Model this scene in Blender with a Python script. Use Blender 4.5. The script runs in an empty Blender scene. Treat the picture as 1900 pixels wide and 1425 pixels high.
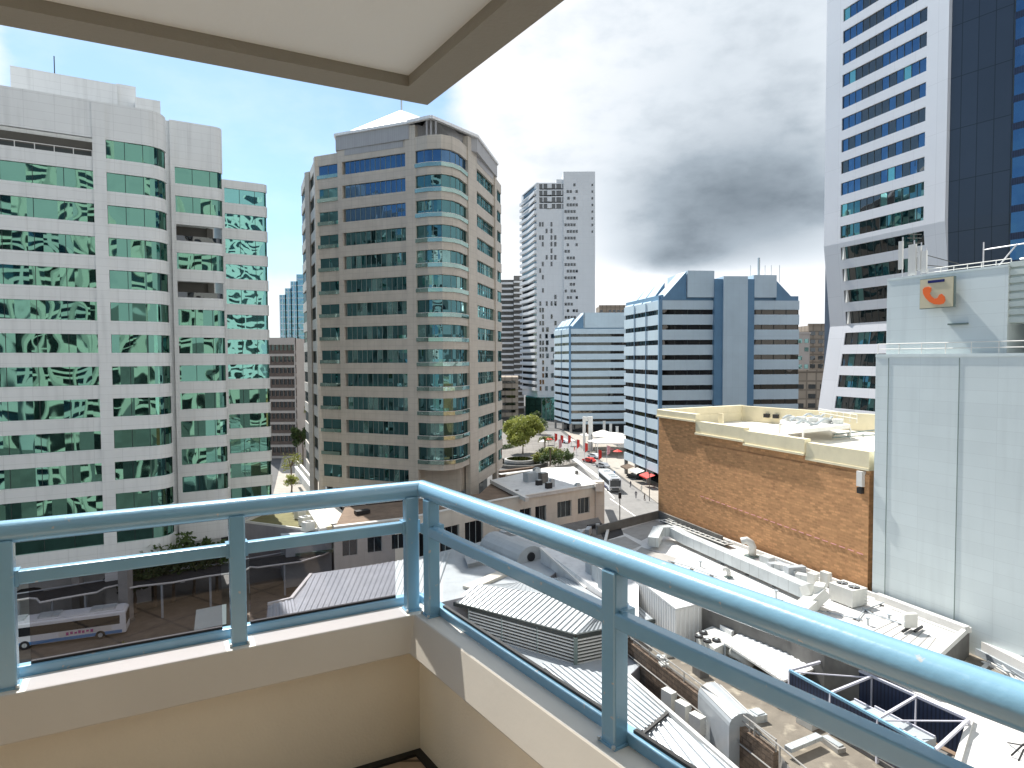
import bpy, math, random
from mathutils import Vector, Matrix
S = bpy.context.scene
COL = S.collection
rad = math.radians
# ---------------------------------------------------------------- camera, sky, sun, exposure
F = 1220.0; PITCH = 0.0389; ROLL = -0.005; CAMZ = 31.0
cam = bpy.data.cameras.new('camera'); cam_o = bpy.data.objects.new('camera', cam); COL.objects.link(cam_o)
cam.sensor_width = 36.0; cam.lens = 36.0 * F / 1900.0; cam.clip_start = 0.05; cam.clip_end = 9000
CM = Matrix.Rotation(math.pi / 2 - PITCH, 3, 'X') @ Matrix.Rotation(ROLL, 3, 'Z')
cam_o.matrix_world = Matrix.Translation((0, 0, CAMZ)) @ CM.to_4x4()
S.camera = cam_o
S.view_settings.view_transform = 'Standard'; S.view_settings.look = 'None'
S.view_settings.exposure = 0.75; S.view_settings.gamma = 1.0
S.cycles.max_bounces = 7; S.cycles.transparent_max_bounces = 12

SUN_EL = 51.0
sx, sy = -0.49, 0.872                       # horizontal direction TOWARDS the sun
sl = bpy.data.lights.new('sun', 'SUN'); sl.energy = 5.0; sl.angle = rad(0.53); sl.color = (1.0, 0.955, 0.89)
so = bpy.data.objects.new('sun', sl); COL.objects.link(so)
sd = Vector((sx * math.cos(rad(SUN_EL)), sy * math.cos(rad(SUN_EL)), math.sin(rad(SUN_EL))))
so.rotation_euler = sd.to_track_quat('Z', 'Y').to_euler(); so.location = (-60, 80, 200)

W = bpy.data.worlds.new('World'); S.world = W; W.use_nodes = True
nt = W.node_tree; nt.nodes.clear()
def N(t, **k):
    n = nt.nodes.new(t)
    for a, b in k.items(): setattr(n, a, b)
    return n
def L(a, b): nt.links.new(a, b)
def mth(op, a, b=None, c=None, clamp=False):
    n = N('ShaderNodeMath', operation=op); n.use_clamp = clamp
    for i, v in enumerate((a, b, c)):
        if v is None: continue
        if isinstance(v, (int, float)): n.inputs[i].default_value = v
        else: L(v, n.inputs[i])
    return n.outputs[0]
def sstep(v, a, b):
    n = N('ShaderNodeMapRange', interpolation_type='SMOOTHSTEP'); L(v, n.inputs['Value'])
    n.inputs['From Min'].default_value = a; n.inputs['From Max'].default_value = b
    return n.outputs[0]
sky = N('ShaderNodeTexSky', sky_type='NISHITA'); sky.sun_disc = False
sky.sun_elevation = rad(SUN_EL); sky.sun_rotation = math.atan2(sx, sy)
sky.air_density = 1.0; sky.dust_density = 0.6; sky.ozone_density = 1.4
tc = N('ShaderNodeTexCoord'); sep = N('ShaderNodeSeparateXYZ'); L(tc.outputs['Generated'], sep.inputs[0])
az = mth('ARCTAN2', sep.outputs[0], sep.outputs[1])                    # 0 ahead, + to the right (radians)
el = mth('ARCSINE', sep.outputs[2])
def cloud_noise(sc, ze, det, off, rough=0.55):
    mp = N('ShaderNodeMapping'); L(tc.outputs['Generated'], mp.inputs[0])
    mp.inputs['Scale'].default_value = (sc, sc, sc * ze); mp.inputs['Location'].default_value = off
    n = N('ShaderNodeTexNoise'); L(mp.outputs[0], n.inputs['Vector']); n.inputs['Scale'].default_value = 1.0
    n.inputs['Detail'].default_value = det; n.inputs['Roughness'].default_value = rough
    return n.outputs[0]
n1 = cloud_noise(3.0, 1.8, 9, (3.1, 7.7, 1.2)); n2 = cloud_noise(2.2, 3.0, 7, (11.3, 2.4, 5.5)); n3 = cloud_noise(9, 2.0, 8, (1.3, 9.4, 2.5))
def blob(a0, e0, sa, se):
    u = mth('DIVIDE', mth('SUBTRACT', az, a0), sa); v = mth('DIVIDE', mth('SUBTRACT', el, e0), se)
    return mth('EXPONENT', mth('MULTIPLY', mth('ADD', mth('MULTIPLY', u, u), mth('MULTIPLY', v, v)), -1.0))
# cover: full to the right, little to the left, a bank low between the near towers
cov = sstep(mth('ADD', az, mth('MULTIPLY', el, 0.10)), -0.22, 0.10)
cov = mth('ADD', mth('MULTIPLY', cov, 0.72), mth('ADD', mth('MULTIPLY', n1, 0.70), mth('MULTIPLY', n3, 0.18)))
cov = mth('ADD', cov, mth('MULTIPLY', blob(-0.335, 0.06, 0.13, 0.11), 0.36))
cov = mth('ADD', cov, mth('MULTIPLY', blob(-0.70, 0.34, 0.085, 0.10), 0.45))
cov = mth('SUBTRACT', cov, mth('MULTIPLY', blob(-0.40, 0.33, 0.30, 0.16), 0.12))
cmask = sstep(cov, 0.66, 0.84)
# darkness of the cloud deck
wav = mth('ADD', mth('MULTIPLY', n2, 0.55), mth('MULTIPLY', n3, 0.25))
dark = mth('ADD', mth('MULTIPLY', blob(0.335, 0.215, 0.17, 0.085), 0.76), mth('MULTIPLY', blob(0.36, 0.36, 0.24, 0.17), 0.31))
dark = mth('ADD', dark, mth('MULTIPLY', blob(0.24, 0.15, 0.08, 0.025), 0.45))
dark = mth('ADD', dark, mth('MULTIPLY', sstep(n3, 0.42, 0.75), 0.13))
dark = mth('MULTIPLY', dark, mth('MULTIPLY_ADD', sstep(wav, 0.18, 0.60), 0.40, 0.66))
dark = mth('SUBTRACT', dark, mth('MULTIPLY', blob(0.22, 0.09, 0.25, 0.035), 0.5), clamp=True)
cr = N('ShaderNodeValToRGB'); L(dark, cr.inputs[0])
cr.color_ramp.elements[0].position = 0.0; cr.color_ramp.elements[0].color = (0.95, 0.97, 1.0, 1)
cr.color_ramp.elements[1].position = 1.0; cr.color_ramp.elements[1].color = (0.11, 0.14, 0.17, 1)
for p_, c_ in ((0.22, (0.66, 0.72, 0.78)), (0.5, (0.36, 0.42, 0.48)), (0.8, (0.17, 0.21, 0.25))):
    e = cr.color_ramp.elements.new(p_); e.color = c_ + (1,)
sk = N('ShaderNodeVectorMath', operation='SCALE'); L(sky.outputs[0], sk.inputs[0]); sk.inputs['Scale'].default_value = 0.90
clo = N('ShaderNodeVectorMath', operation='SCALE'); L(cr.outputs[0], clo.inputs[0]); clo.inputs['Scale'].default_value = 6.7
# thin veil that whitens the blue towards the horizon
veil = mth('ADD', mth('MULTIPLY', sstep(n3, 0.35, 0.8), 0.18), 0.07)
mx0 = N('ShaderNodeMixRGB'); skt = N('ShaderNodeVectorMath', operation='MULTIPLY'); L(sk.outputs[0], skt.inputs[0]); skt.inputs[1].default_value = (0.78, 0.98, 1.04)
L(veil, mx0.inputs[0]); L(skt.outputs[0], mx0.inputs[1]); mx0.inputs[2].default_value = (6.6, 6.9, 7.2, 1)
mx = N('ShaderNodeMixRGB'); L(cmask, mx.inputs[0]); L(mx0.outputs[0], mx.inputs[1]); L(clo.outputs[0], mx.inputs[2])
bg = N('ShaderNodeBackground'); L(mx.outputs[0], bg.inputs[0]); bg.inputs[1].default_value = 0.105
wo = N('ShaderNodeOutputWorld'); L(bg.outputs[0], wo.inputs[0])

# ---------------------------------------------------------------- survey helpers (pixels of the 1900 px survey photo -> metres)
def ray(px, py):
    return CM @ Vector(((px - 950) / F, -(py - 712.5) / F, -1.0))
def G(px, py, z):
    d = ray(px, py); t = (z - CAMZ) / d.z
    return (d.x * t, d.y * t)
def G3(px, py, z):
    x, y = G(px, py, z); return (x, y, z)
def GY(px, Y):
    return ((px - 950) / F * Y, Y)
def P3(px, py, Y):
    d = ray(px, py); t = Y / d.y
    return (d.x * t, Y, CAMZ + d.z * t)
def ZY(px, py, Y): return P3(px, py, Y)[2]
def v2(a): return Vector((a[0], a[1]))

# ---------------------------------------------------------------- mesh builder
ORG = {}
class MB:
    def __init__(s): s.v = []; s.f = []; s.m = []
    def face(s, pts, m=0):
        i = len(s.v); s.v += [tuple(p) for p in pts]; s.f.append(tuple(range(i, i + len(pts)))); s.m.append(m)
    def box(s, c, sz, rz=0.0, m=0, mt=None):
        cx, cy, cz = c; hx, hy, hz = sz[0] / 2, sz[1] / 2, sz[2] / 2
        ca, sa = math.cos(rz), math.sin(rz)
        P = [(cx + x * ca - y * sa, cy + x * sa + y * ca) for x, y in ((-hx, -hy), (hx, -hy), (hx, hy), (-hx, hy))]
        s.prism(P, cz - hz, cz + hz, m, mt); return s
    def prism(s, poly, z0, z1, m=0, mt=None):
        a = sum(poly[i][0] * poly[(i + 1) % len(poly)][1] - poly[(i + 1) % len(poly)][0] * poly[i][1] for i in range(len(poly)))
        if a < 0: poly = list(reversed(poly))
        n = len(poly); b = len(s.v)
        zz0 = z0 if callable(z0) else (lambda x, y: z0); zz1 = z1 if callable(z1) else (lambda x, y: z1)
        s.v += [(p[0], p[1], zz0(p[0], p[1])) for p in poly] + [(p[0], p[1], zz1(p[0], p[1])) for p in poly]
        s.f.append(tuple(b + i for i in range(n))[::-1]); s.m.append(m)
        s.f.append(tuple(b + n + i for i in range(n))); s.m.append(m if mt is None else mt)
        for i in range(n):
            j = (i + 1) % n; s.f.append((b + i, b + j, b + n + j, b + n + i)); s.m.append(m)
        return s
    def bar(s, p, q, w, h=None, m=0):
        h = h or w; p = Vector(p); q = Vector(q); d = (q - p)
        if d.length < 1e-6: return s
        d.normalize()
        u = d.cross(Vector((0, 0, 1)))
        if u.length < 1e-3: u = Vector((1, 0, 0))
        u.normalize(); v = u.cross(d); b = len(s.v)
        for o in (p, q):
            for a, c in ((-1, -1), (1, -1), (1, 1), (-1, 1)): s.v.append(tuple(o + u * (a * w / 2) + v * (c * h / 2)))
        for f in ((0, 1, 2, 3), (7, 6, 5, 4), (0, 4, 5, 1), (1, 5, 6, 2), (2, 6, 7, 3), (3, 7, 4, 0)):
            s.f.append(tuple(b + i for i in f)); s.m.append(m)
        return s
    def tube(s, pts, r, n=8, m=0, r2=None):
        pts = [Vector(p) for p in pts]; b = len(s.v); k = len(pts)
        pu = None
        for i, p in enumerate(pts):
            d = (pts[min(i + 1, k - 1)] - pts[max(i - 1, 0)]).normalized()
            u = d.cross(Vector((0, 0, 1)))
            if u.length < 1e-3: u = Vector((1, 0, 0))
            u.normalize()
            if pu is not None and u.dot(pu) < 0: u = -u
            pu = u; v = u.cross(d)
            rr = r if r2 is None else r + (r2 - r) * i / (k - 1)
            for a in range(n):
                t = 2 * math.pi * a / n; s.v.append(tuple(p + u * (rr * math.cos(t)) + v * (rr * math.sin(t))))
        for i in range(k - 1):
            for a in range(n):
                c = (a + 1) % n
                s.f.append((b + i * n + a, b + i * n + c, b + (i + 1) * n + c, b + (i + 1) * n + a)); s.m.append(m)
        s.f.append(tuple(b + a for a in range(n))[::-1]); s.m.append(m)
        s.f.append(tuple(b + (k - 1) * n + a for a in range(n))); s.m.append(m)
        return s
    def build(s, name, mats, parent=None, base=None, smooth=False):
        if not isinstance(mats, (list, tuple)): mats = [mats]
        if parent is not None: o0 = ORG[parent.name]
        else:
            if base is None:
                xs = [v[0] for v in s.v]; ys = [v[1] for v in s.v]; zs = [v[2] for v in s.v]
                base = ((min(xs) + max(xs)) / 2, (min(ys) + max(ys)) / 2, min(zs))
            o0 = base
        me = bpy.data.meshes.new(name)
        me.from_pydata([(v[0] - o0[0], v[1] - o0[1], v[2] - o0[2]) for v in s.v], [], s.f)
        for m in mats: me.materials.append(m)
        me.polygons.foreach_set('material_index', s.m)
        uv = me.uv_layers.new(name='UVMap')
        me.update()
        buf = [0.0] * (2 * len(me.loops)); V = s.v
        for p in me.polygons:
            n = p.normal
            if abs(n.z) < 0.75:
                l = math.hypot(n.x, n.y); tx, ty = -n.y / l, n.x / l
                for li in p.loop_indices:
                    q = V[me.loops[li].vertex_index]; buf[2 * li] = q[0] * tx + q[1] * ty; buf[2 * li + 1] = q[2]
            else:
                for li in p.loop_indices:
                    q = V[me.loops[li].vertex_index]; buf[2 * li] = q[0]; buf[2 * li + 1] = q[1]
        uv.data.foreach_set('uv', buf)
        if smooth: me.polygons.foreach_set('use_smooth', [True] * len(me.polygons))
        o = bpy.data.objects.new(name, me); COL.objects.link(o)
        if parent is None: o.location = o0
        else: o.parent = parent
        ORG[o.name] = o0
        return o
def tag(o, label, cat=None, group=None, kind=None):
    if label: o['label'] = label
    if cat: o['category'] = cat
    if group: o['group'] = group
    if kind: o['kind'] = kind
    return o
def thing(name, label, cat, loc=(0, 0, 0), group=None):
    o = bpy.data.objects.new(name, None); COL.objects.link(o); o.location = loc; o.empty_display_size = 0.3
    ORG[o.name] = tuple(loc)
    return tag(o, label, cat, group)
def copy_tree(o, loc=None, rz=None, label=None, parent=None):
    c = o.copy(); COL.objects.link(c)
    if parent is not None: c.parent = parent
    if loc is not None: c.location = loc
    if rz is not None: c.rotation_euler[2] = rz
    if label: c['label'] = label
    for ch in CH.get(o.name, [x for x in o.children]): copy_tree(ch, parent=c)
    return c
CH = {}

# ---------------------------------------------------------------- paths along facades
def nrm(path, i):
    n = len(path); ds = []
    if i > 0: ds.append((v2(path[i]) - v2(path[i - 1])).normalized())
    if i < n - 1: ds.append((v2(path[i + 1]) - v2(path[i])).normalized())
    ns = [Vector((d.y, -d.x)) for d in ds]
    if len(ns) == 1: return ns[0]
    m = (ns[0] + ns[1])
    if m.length < 0.2: return ns[0]
    m.normalize(); return m / max(0.35, m.dot(ns[0]))
def offp(path, o): return [tuple(v2(p) + nrm(path, i) * o) for i, p in enumerate(path)]
def plen(path): return sum((v2(path[i + 1]) - v2(path[i])).length for i in range(len(path) - 1))
def at(path, s):
    for i in range(len(path) - 1):
        a, b = v2(path[i]), v2(path[i + 1]); l = (b - a).length
        if s <= l or i == len(path) - 2: return tuple(a + (b - a) * (s / l))
        s -= l
def sub(path, s0, s1):
    out = [at(path, s0)]; acc = 0
    for i in range(len(path) - 1):
        acc += (v2(path[i + 1]) - v2(path[i])).length
        if s0 + 1e-4 < acc < s1 - 1e-4: out.append(path[i + 1])
    out.append(at(path, s1)); return out
def band(mb, path, z0, z1, off=0.0, thick=0.3, m=0, offz=None):
    """a wall strip along the path; off = outward offset of its outer face"""
    f = offz or (lambda z: 0.0)
    A0 = offp(path, off + f(z0)); A1 = offp(path, off + f(z1)); B0 = offp(path, off + f(z0) - thick); B1 = offp(path, off + f(z1) - thick)
    n = len(path); b = len(mb.v)
    mb.v += [(p[0], p[1], z0) for p in A0] + [(p[0], p[1], z1) for p in A1] + [(p[0], p[1], z0) for p in B0] + [(p[0], p[1], z1) for p in B1]
    def fc(*i): mb.f.append(tuple(b + k for k in i)); mb.m.append(m)
    for i in range(n - 1):
        fc(i, i + 1, n + i + 1, n + i)
        fc(n + i, n + i + 1, 3 * n + i + 1, 3 * n + i)
        fc(2 * n + i + 1, 2 * n + i, 3 * n + i, 3 * n + i + 1)
        fc(i + 1, i, 2 * n + i, 2 * n + i + 1)
    fc(0, n, 3 * n, 2 * n); fc(n - 1, 2 * n - 1 + 0, 4 * n - 1, 3 * n - 1)
    return mb
def window(root, path, zb, zt, glass, frame, every=1.5, recess=0.2, offz=None, rail=False, name='window', pick=None, fw=0.06, label=None):
    """one strip of glazing with its mullions"""
    mb = MB(); Ltot = plen(path); n = max(1, round(Ltot / every)); f = offz or (lambda z: 0)
    mats = glass if isinstance(glass, (list, tuple)) else [glass]
    for i in range(n):
        a = sub(path, Ltot * i / n, Ltot * (i + 1) / n)
        band(mb, a, zb, zt, -recess, 0.05, m=(pick(i, n) if pick else 0), offz=offz)
    k = len(mats)
    for i in range(n + 1):
        s = Ltot * i / n; p = at(path, min(max(s, 0.001), Ltot)); q = at(path, max(0, min(s + 0.02, Ltot)));  r0 = at(path, max(0, min(s - 0.02, Ltot)))
        d = (v2(q) - v2(r0)).normalized(); nn = Vector((d.y, -d.x))
        a = v2(p) + nn * (-recess + 0.02 + f(zb)); c = v2(p) + nn * (-recess + 0.02 + f(zt))
        mb.bar((a.x, a.y, zb), (c.x, c.y, zt), fw, fw, m=k)
    if rail: band(mb, path, zb + rail, zb + rail + 0.06, -recess + 0.04, 0.06, m=k)
    o = mb.build(name, list(mats) + [frame], root)
    if label: o['label'] = label
    return o
# ---------------------------------------------------------------- materials
def pm(name, col, rough=0.6, metal=0.0, var=0.06, sc=0.6, bump=0.0, bsc=8.0, joints=None, stain=0.0, spec=0.4, streak=0.0, alt=None):
    """painted / concrete / metal surface: colour variation, optional panel joints (w,h,joint,darkness), stains and streaks"""
    m = bpy.data.materials.new(name); m.use_nodes = True; t = m.node_tree; b = t.nodes['Principled BSDF']
    def n(ty, **k):
        x = t.nodes.new(ty)
        for a, c in k.items(): setattr(x, a, c)
        return x
    geo = n('ShaderNodeNewGeometry')
    nz = n('ShaderNodeTexNoise'); t.links.new(geo.outputs['Position'], nz.inputs['Vector']); nz.inputs['Scale'].default_value = sc; nz.inputs['Detail'].default_value = 6
    nz.inputs['Roughness'].default_value = 0.6
    mr = n('ShaderNodeMapRange'); t.links.new(nz.outputs[0], mr.inputs['Value']); mr.inputs['From Min'].default_value = 0.3; mr.inputs['From Max'].default_value = 0.7
    mr.inputs['To Min'].default_value = 1 - var; mr.inputs['To Max'].default_value = 1 + var
    sc_ = n('ShaderNodeVectorMath', operation='SCALE'); sc_.inputs[0].default_value = col; t.links.new(mr.outputs[0], sc_.inputs['Scale'])
    out = sc_.outputs[0]
    def mix(fac, a, c2):
        x = n('ShaderNodeMixRGB'); t.links.new(fac, x.inputs[0]); t.links.new(a, x.inputs[1])
        x.inputs[2].default_value = tuple(c2) + (1,); return x.outputs[0]
    if alt:                                     # patches of another colour (alt colour, scale, low, high)
        n4 = n('ShaderNodeTexNoise'); t.links.new(geo.outputs['Position'], n4.inputs['Vector']); n4.inputs['Scale'].default_value = alt[1]; n4.inputs['Detail'].default_value = 7
        q = n('ShaderNodeMapRange'); t.links.new(n4.outputs[0], q.inputs['Value']); q.inputs['From Min'].default_value = alt[2]; q.inputs['From Max'].default_value = alt[3]
        out = mix(q.outputs[0], out, alt[0])
    if stain or streak:
        mp = n('ShaderNodeMapping'); t.links.new(geo.outputs['Position'], mp.inputs[0]); mp.inputs['Scale'].default_value = (1.6, 1.6, 0.12 if streak else 1.0)
        n2 = n('ShaderNodeTexNoise'); t.links.new(mp.outputs[0], n2.inputs['Vector']); n2.inputs['Scale'].default_value = 0.9; n2.inputs['Detail'].default_value = 8
        q = n('ShaderNodeMapRange'); t.links.new(n2.outputs[0], q.inputs['Value']); q.inputs['From Min'].default_value = 0.5; q.inputs['From Max'].default_value = 0.75
        q.inputs['To Max'].default_value = max(stain, streak)
        out = mix(q.outputs[0], out, [c * 0.45 for c in col])
    if joints:
        uv = n('ShaderNodeUVMap'); br = n('ShaderNodeTexBrick'); t.links.new(uv.outputs[0], br.inputs[0])
        br.offset = joints[4] if len(joints) > 4 else 0.0; br.inputs['Scale'].default_value = 1.0
        br.inputs['Brick Width'].default_value = joints[0]; br.inputs['Row Height'].default_value = joints[1]
        br.inputs['Mortar Size'].default_value = joints[2]; br.inputs['Mortar Smooth'].default_value = 0.1
        br.inputs['Color1'].default_value = (1, 1, 1, 1); v = joints[5] if len(joints) > 5 else 0.94
        br.inputs['Color2'].default_value = (v, v, v, 1); br.inputs['Bias'].default_value = 0.0
        d = joints[3]; br.inputs['Mortar'].default_value = (d, d, d, 1)
        x = n('ShaderNodeMixRGB', blend_type='MULTIPLY'); x.inputs[0].default_value = 1; t.links.new(out, x.inputs[1]); t.links.new(br.outputs[0], x.inputs[2]); out = x.outputs[0]
    t.links.new(out, b.inputs['Base Color'])
    b.inputs['Roughness'].default_value = rough; b.inputs['Metallic'].default_value = metal; b.inputs['Specular IOR Level'].default_value = spec
    if bump:
        n3 = n('ShaderNodeTexNoise'); t.links.new(geo.outputs['Position'], n3.inputs['Vector']); n3.inputs['Scale'].default_value = bsc; n3.inputs['Detail'].default_value = 5
        bp = n('ShaderNodeBump'); t.links.new(n3.outputs[0], bp.inputs['Height']); bp.inputs['Strength'].default_value = bump; bp.inputs['Distance'].default_value = 0.05
        t.links.new(bp.outputs[0], b.inputs['Normal'])
    return m
def mirror_glass(name, tint, inner, wave=0.12, wsc=0.45, refl=0.75, rough=0.02, cell=None):
    """coated office glazing: tinted mirror over a dark room, with the waviness of real panes"""
    m = bpy.data.materials.new(name); m.use_nodes = True; t = m.node_tree; t.nodes.clear()
    def n(ty, **k):
        x = t.nodes.new(ty)
        for a, c in k.items(): setattr(x, a, c)
        return x
    o = n('ShaderNodeOutputMaterial'); mx = n('ShaderNodeMixShader'); gl = n('ShaderNodeBsdfGlossy'); df = n('ShaderNodeBsdfDiffuse')
    gl.inputs['Color'].default_value = tuple(tint) + (1,); gl.inputs['Roughness'].default_value = rough
    geo = n('ShaderNodeNewGeometry')
    nz = n('ShaderNodeTexNoise'); t.links.new(geo.outputs['Position'], nz.inputs['Vector']); nz.inputs['Scale'].default_value = 0.55; nz.inputs['Detail'].default_value = 2
    cr = n('ShaderNodeMapRange'); t.links.new(nz.outputs[0], cr.inputs['Value']); cr.inputs['From Min'].default_value = 0.35; cr.inputs['From Max'].default_value = 0.7
    cm = n('ShaderNodeMixRGB'); t.links.new(cr.outputs[0], cm.inputs[0]); cm.inputs[1].default_value = tuple(c * 0.35 for c in inner) + (1,); cm.inputs[2].default_value = tuple(inner) + (1,)
    t.links.new(cm.outputs[0], df.inputs[0])
    w = n('ShaderNodeTexNoise'); t.links.new(geo.outputs['Position'], w.inputs['Vector']); w.inputs['Scale'].default_value = wsc; w.inputs['Detail'].default_value = 0.6
    bp = n('ShaderNodeBump'); t.links.new(w.outputs[0], bp.inputs['Height']); bp.inputs['Strength'].default_value = 1.0; bp.inputs['Distance'].default_value = wave
    nout = bp.outputs[0]
    if cell:                                    # every pane sits at its own slight angle
        uv = n('ShaderNodeUVMap'); br = n('ShaderNodeVectorMath', operation='DIVIDE'); t.links.new(uv.outputs[0], br.inputs[0]); br.inputs[1].default_value = (cell[0], cell[1], 1)
        fl = n('ShaderNodeVectorMath', operation='FLOOR'); t.links.new(br.outputs[0], fl.inputs[0]); wn = n('ShaderNodeTexWhiteNoise'); t.links.new(fl.outputs[0], wn.inputs['Vector'])
        sb = n('ShaderNodeVectorMath', operation='SUBTRACT'); t.links.new(wn.outputs['Color'], sb.inputs[0]); sb.inputs[1].default_value = (.5, .5, .5)
        sc = n('ShaderNodeVectorMath', operation='SCALE'); t.links.new(sb.outputs[0], sc.inputs[0]); sc.inputs['Scale'].default_value = cell[2]
        ad = n('ShaderNodeVectorMath', operation='ADD'); t.links.new(bp.outputs[0], ad.inputs[0]); t.links.new(sc.outputs[0], ad.inputs[1])
        no = n('ShaderNodeVectorMath', operation='NORMALIZE'); t.links.new(ad.outputs[0], no.inputs[0]); nout = no.outputs[0]
    t.links.new(nout, gl.inputs['Normal'])
    fr = n('ShaderNodeFresnel'); fr.inputs['IOR'].default_value = 1.5
    a = n('ShaderNodeMath', operation='MULTIPLY_ADD'); t.links.new(fr.outputs[0], a.inputs[0]); a.inputs[1].default_value = 1 - refl; a.inputs[2].default_value = refl; a.use_clamp = True
    t.links.new(a.outputs[0], mx.inputs[0]); t.links.new(df.outputs[0], mx.inputs[1]); t.links.new(gl.outputs[0], mx.inputs[2]); t.links.new(mx.outputs[0], o.inputs[0])
    return m
def clear_glass(name, tint, refl=0.06):
    m = bpy.data.materials.new(name); m.use_nodes = True; t = m.node_tree; t.nodes.clear()
    o = t.nodes.new('ShaderNodeOutputMaterial'); mx = t.nodes.new('ShaderNodeMixShader'); gl = t.nodes.new('ShaderNodeBsdfGlossy'); tr = t.nodes.new('ShaderNodeBsdfTransparent')
    gl.inputs['Roughness'].default_value = 0.01; gl.inputs['Color'].default_value = (1, 1, 1, 1); tr.inputs[0].default_value = tuple(tint) + (1,)
    fr = t.nodes.new('ShaderNodeFresnel'); fr.inputs['IOR'].default_value = 1.45
    a = t.nodes.new('ShaderNodeMath'); a.operation = 'MULTIPLY_ADD'; t.links.new(fr.outputs[0], a.inputs[0]); a.inputs[1].default_value = 0.6; a.inputs[2].default_value = refl * 0.1; a.use_clamp = True
    g_ = t.nodes.new('ShaderNodeNewGeometry'); k_ = t.nodes.new('ShaderNodeMath'); k_.operation = 'MULTIPLY_ADD'; t.links.new(g_.outputs['Backfacing'], k_.inputs[0]); k_.inputs[1].default_value = -1.0; k_.inputs[2].default_value = 1.0
    m2 = t.nodes.new('ShaderNodeMath'); m2.operation = 'MULTIPLY'; t.links.new(a.outputs[0], m2.inputs[0]); t.links.new(k_.outputs[0], m2.inputs[1]); t.links.new(m2.outputs[0], mx.inputs[0]); t.links.new(tr.outputs[0], mx.inputs[1]); t.links.new(gl.outputs[0], mx.inputs[2]); t.links.new(mx.outputs[0], o.inputs[0])
    return m
M = {}
M['whitepanel'] = pm('white_panel_cladding', (0.67, 0.69, 0.69), 0.45, joints=(2.9, 0.96, 0.022, 0.83, 0.0, 0.98), var=0.04, streak=0.22, sc=0.2)
M['beige'] = pm('beige_granite_cladding', (0.49, 0.445, 0.385), 0.55, joints=(1.35, 0.92, 0.025, 0.78, 0.0, 0.96), var=0.07, sc=0.5, streak=0.15)
M['beigegrey'] = pm('grey_louvre_panel', (0.36, 0.36, 0.37), 0.5, joints=(0.35, 9, 0.03, 0.8), var=0.04)
M['roofwhite'] = pm('white_metal_roof', (0.78, 0.79, 0.80), 0.4, joints=(0.6, 60, 0.03, 0.8), var=0.04)
M['trim'] = pm('pale_trim', (0.66, 0.65, 0.62), 0.45)
M['frame_d'] = pm('dark_window_frame', (0.035, 0.045, 0.045), 0.4)
M['frame_g'] = pm('grey_green_window_frame', (0.16, 0.21, 0.20), 0.4)
M['frame_l'] = pm('light_window_frame', (0.45, 0.50, 0.50), 0.4)
M['gl_green'] = mirror_glass('green_mirror_glass', (0.19, 0.40, 0.32), (0.012, 0.04, 0.036), wave=0.095, wsc=0.22, refl=0.64, cell=(1.45, 3.87, 0.13))
M['gl_green2'] = mirror_glass('green_glass_far_bay', (0.26, 0.58, 0.56), (0.04, 0.13, 0.12), wave=0.05, wsc=0.4, refl=0.62)
M['gl_teal'] = mirror_glass('teal_glass', (0.17, 0.36, 0.38), (0.010, 0.03, 0.034), wave=0.08, wsc=0.35, refl=0.42, cell=(0.95, 3.87, 0.16))
M['gl_teal2'] = mirror_glass('teal_glass_with_blinds', (0.35, 0.58, 0.56), (0.10, 0.19, 0.18), wave=0.06, wsc=0.5, refl=0.42, cell=(0.95, 3.87, 0.16))
M['gl_blue'] = mirror_glass('blue_glass', (0.15, 0.28, 0.46), (0.012, 0.03, 0.065), wave=0.05, wsc=0.3, refl=0.46, cell=(1.25, 3.4, 0.06))
M['gl_bal'] = mirror_glass('pale_green_balustrade_glass', (0.60, 0.80, 0.74), (0.16, 0.24, 0.21), wave=0.05, refl=0.35)
M['gl_dark'] = mirror_glass('dark_glass', (0.35, 0.38, 0.40), (0.014, 0.016, 0.018), wave=0.04, refl=0.22)
M['gl_brown'] = mirror_glass('brown_tinted_glass', (0.30, 0.28, 0.25), (0.030, 0.026, 0.022), wave=0.04, refl=0.2)
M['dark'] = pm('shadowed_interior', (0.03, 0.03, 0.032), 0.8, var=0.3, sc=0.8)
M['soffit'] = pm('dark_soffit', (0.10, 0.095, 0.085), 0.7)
M['cream'] = pm('cream_painted_render', (0.68, 0.66, 0.60), 0.75, var=0.03, sc=1.4, bump=0.10, bsc=90)
M['coping'] = pm('white_painted_coping', (0.64, 0.62, 0.565), 0.6, var=0.03, sc=3, bump=0.015, bsc=60, stain=0.03)
M['wallbeige'] = pm('beige_painted_render', (0.82, 0.755, 0.61), 0.8, streak=0.07, var=0.045, sc=1.8, bump=0.12, bsc=110)
M['fascia_g'] = pm('grey_cream_painted_band', (0.60, 0.56, 0.485), 0.7, var=0.04, sc=2.2, bump=0.012, bsc=60, stain=0.06)
M['taupe'] = pm('taupe_painted_slab_edge', (0.30, 0.275, 0.225), 0.75, var=0.03, sc=1.5, bump=0.1, bsc=80)
M['ceil'] = pm('white_painted_soffit', (0.80, 0.80, 0.76), 0.8, var=0.02, sc=0.7, bump=0.06, bsc=60)
M['railblue'] = pm('blue_powder_coated_steel', (0.20, 0.40, 0.55), 0.27, 0.0, var=0.05, sc=6, bump=0.03, bsc=50, spec=0.6, alt=((0.42, 0.45, 0.46), 34, 0.68, 0.71))
M['railblue'].node_tree.nodes['Principled BSDF'].inputs['Coat Weight'].default_value = 0.7; M['railblue'].node_tree.nodes['Principled BSDF'].inputs['Coat Roughness'].default_value = 0.12
M['tile'] = pm('terracotta_floor_tile', (0.46, 0.36, 0.27), 0.6, joints=(0.3, 0.3, 0.008, 0.3), var=0.08, sc=4)
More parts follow.
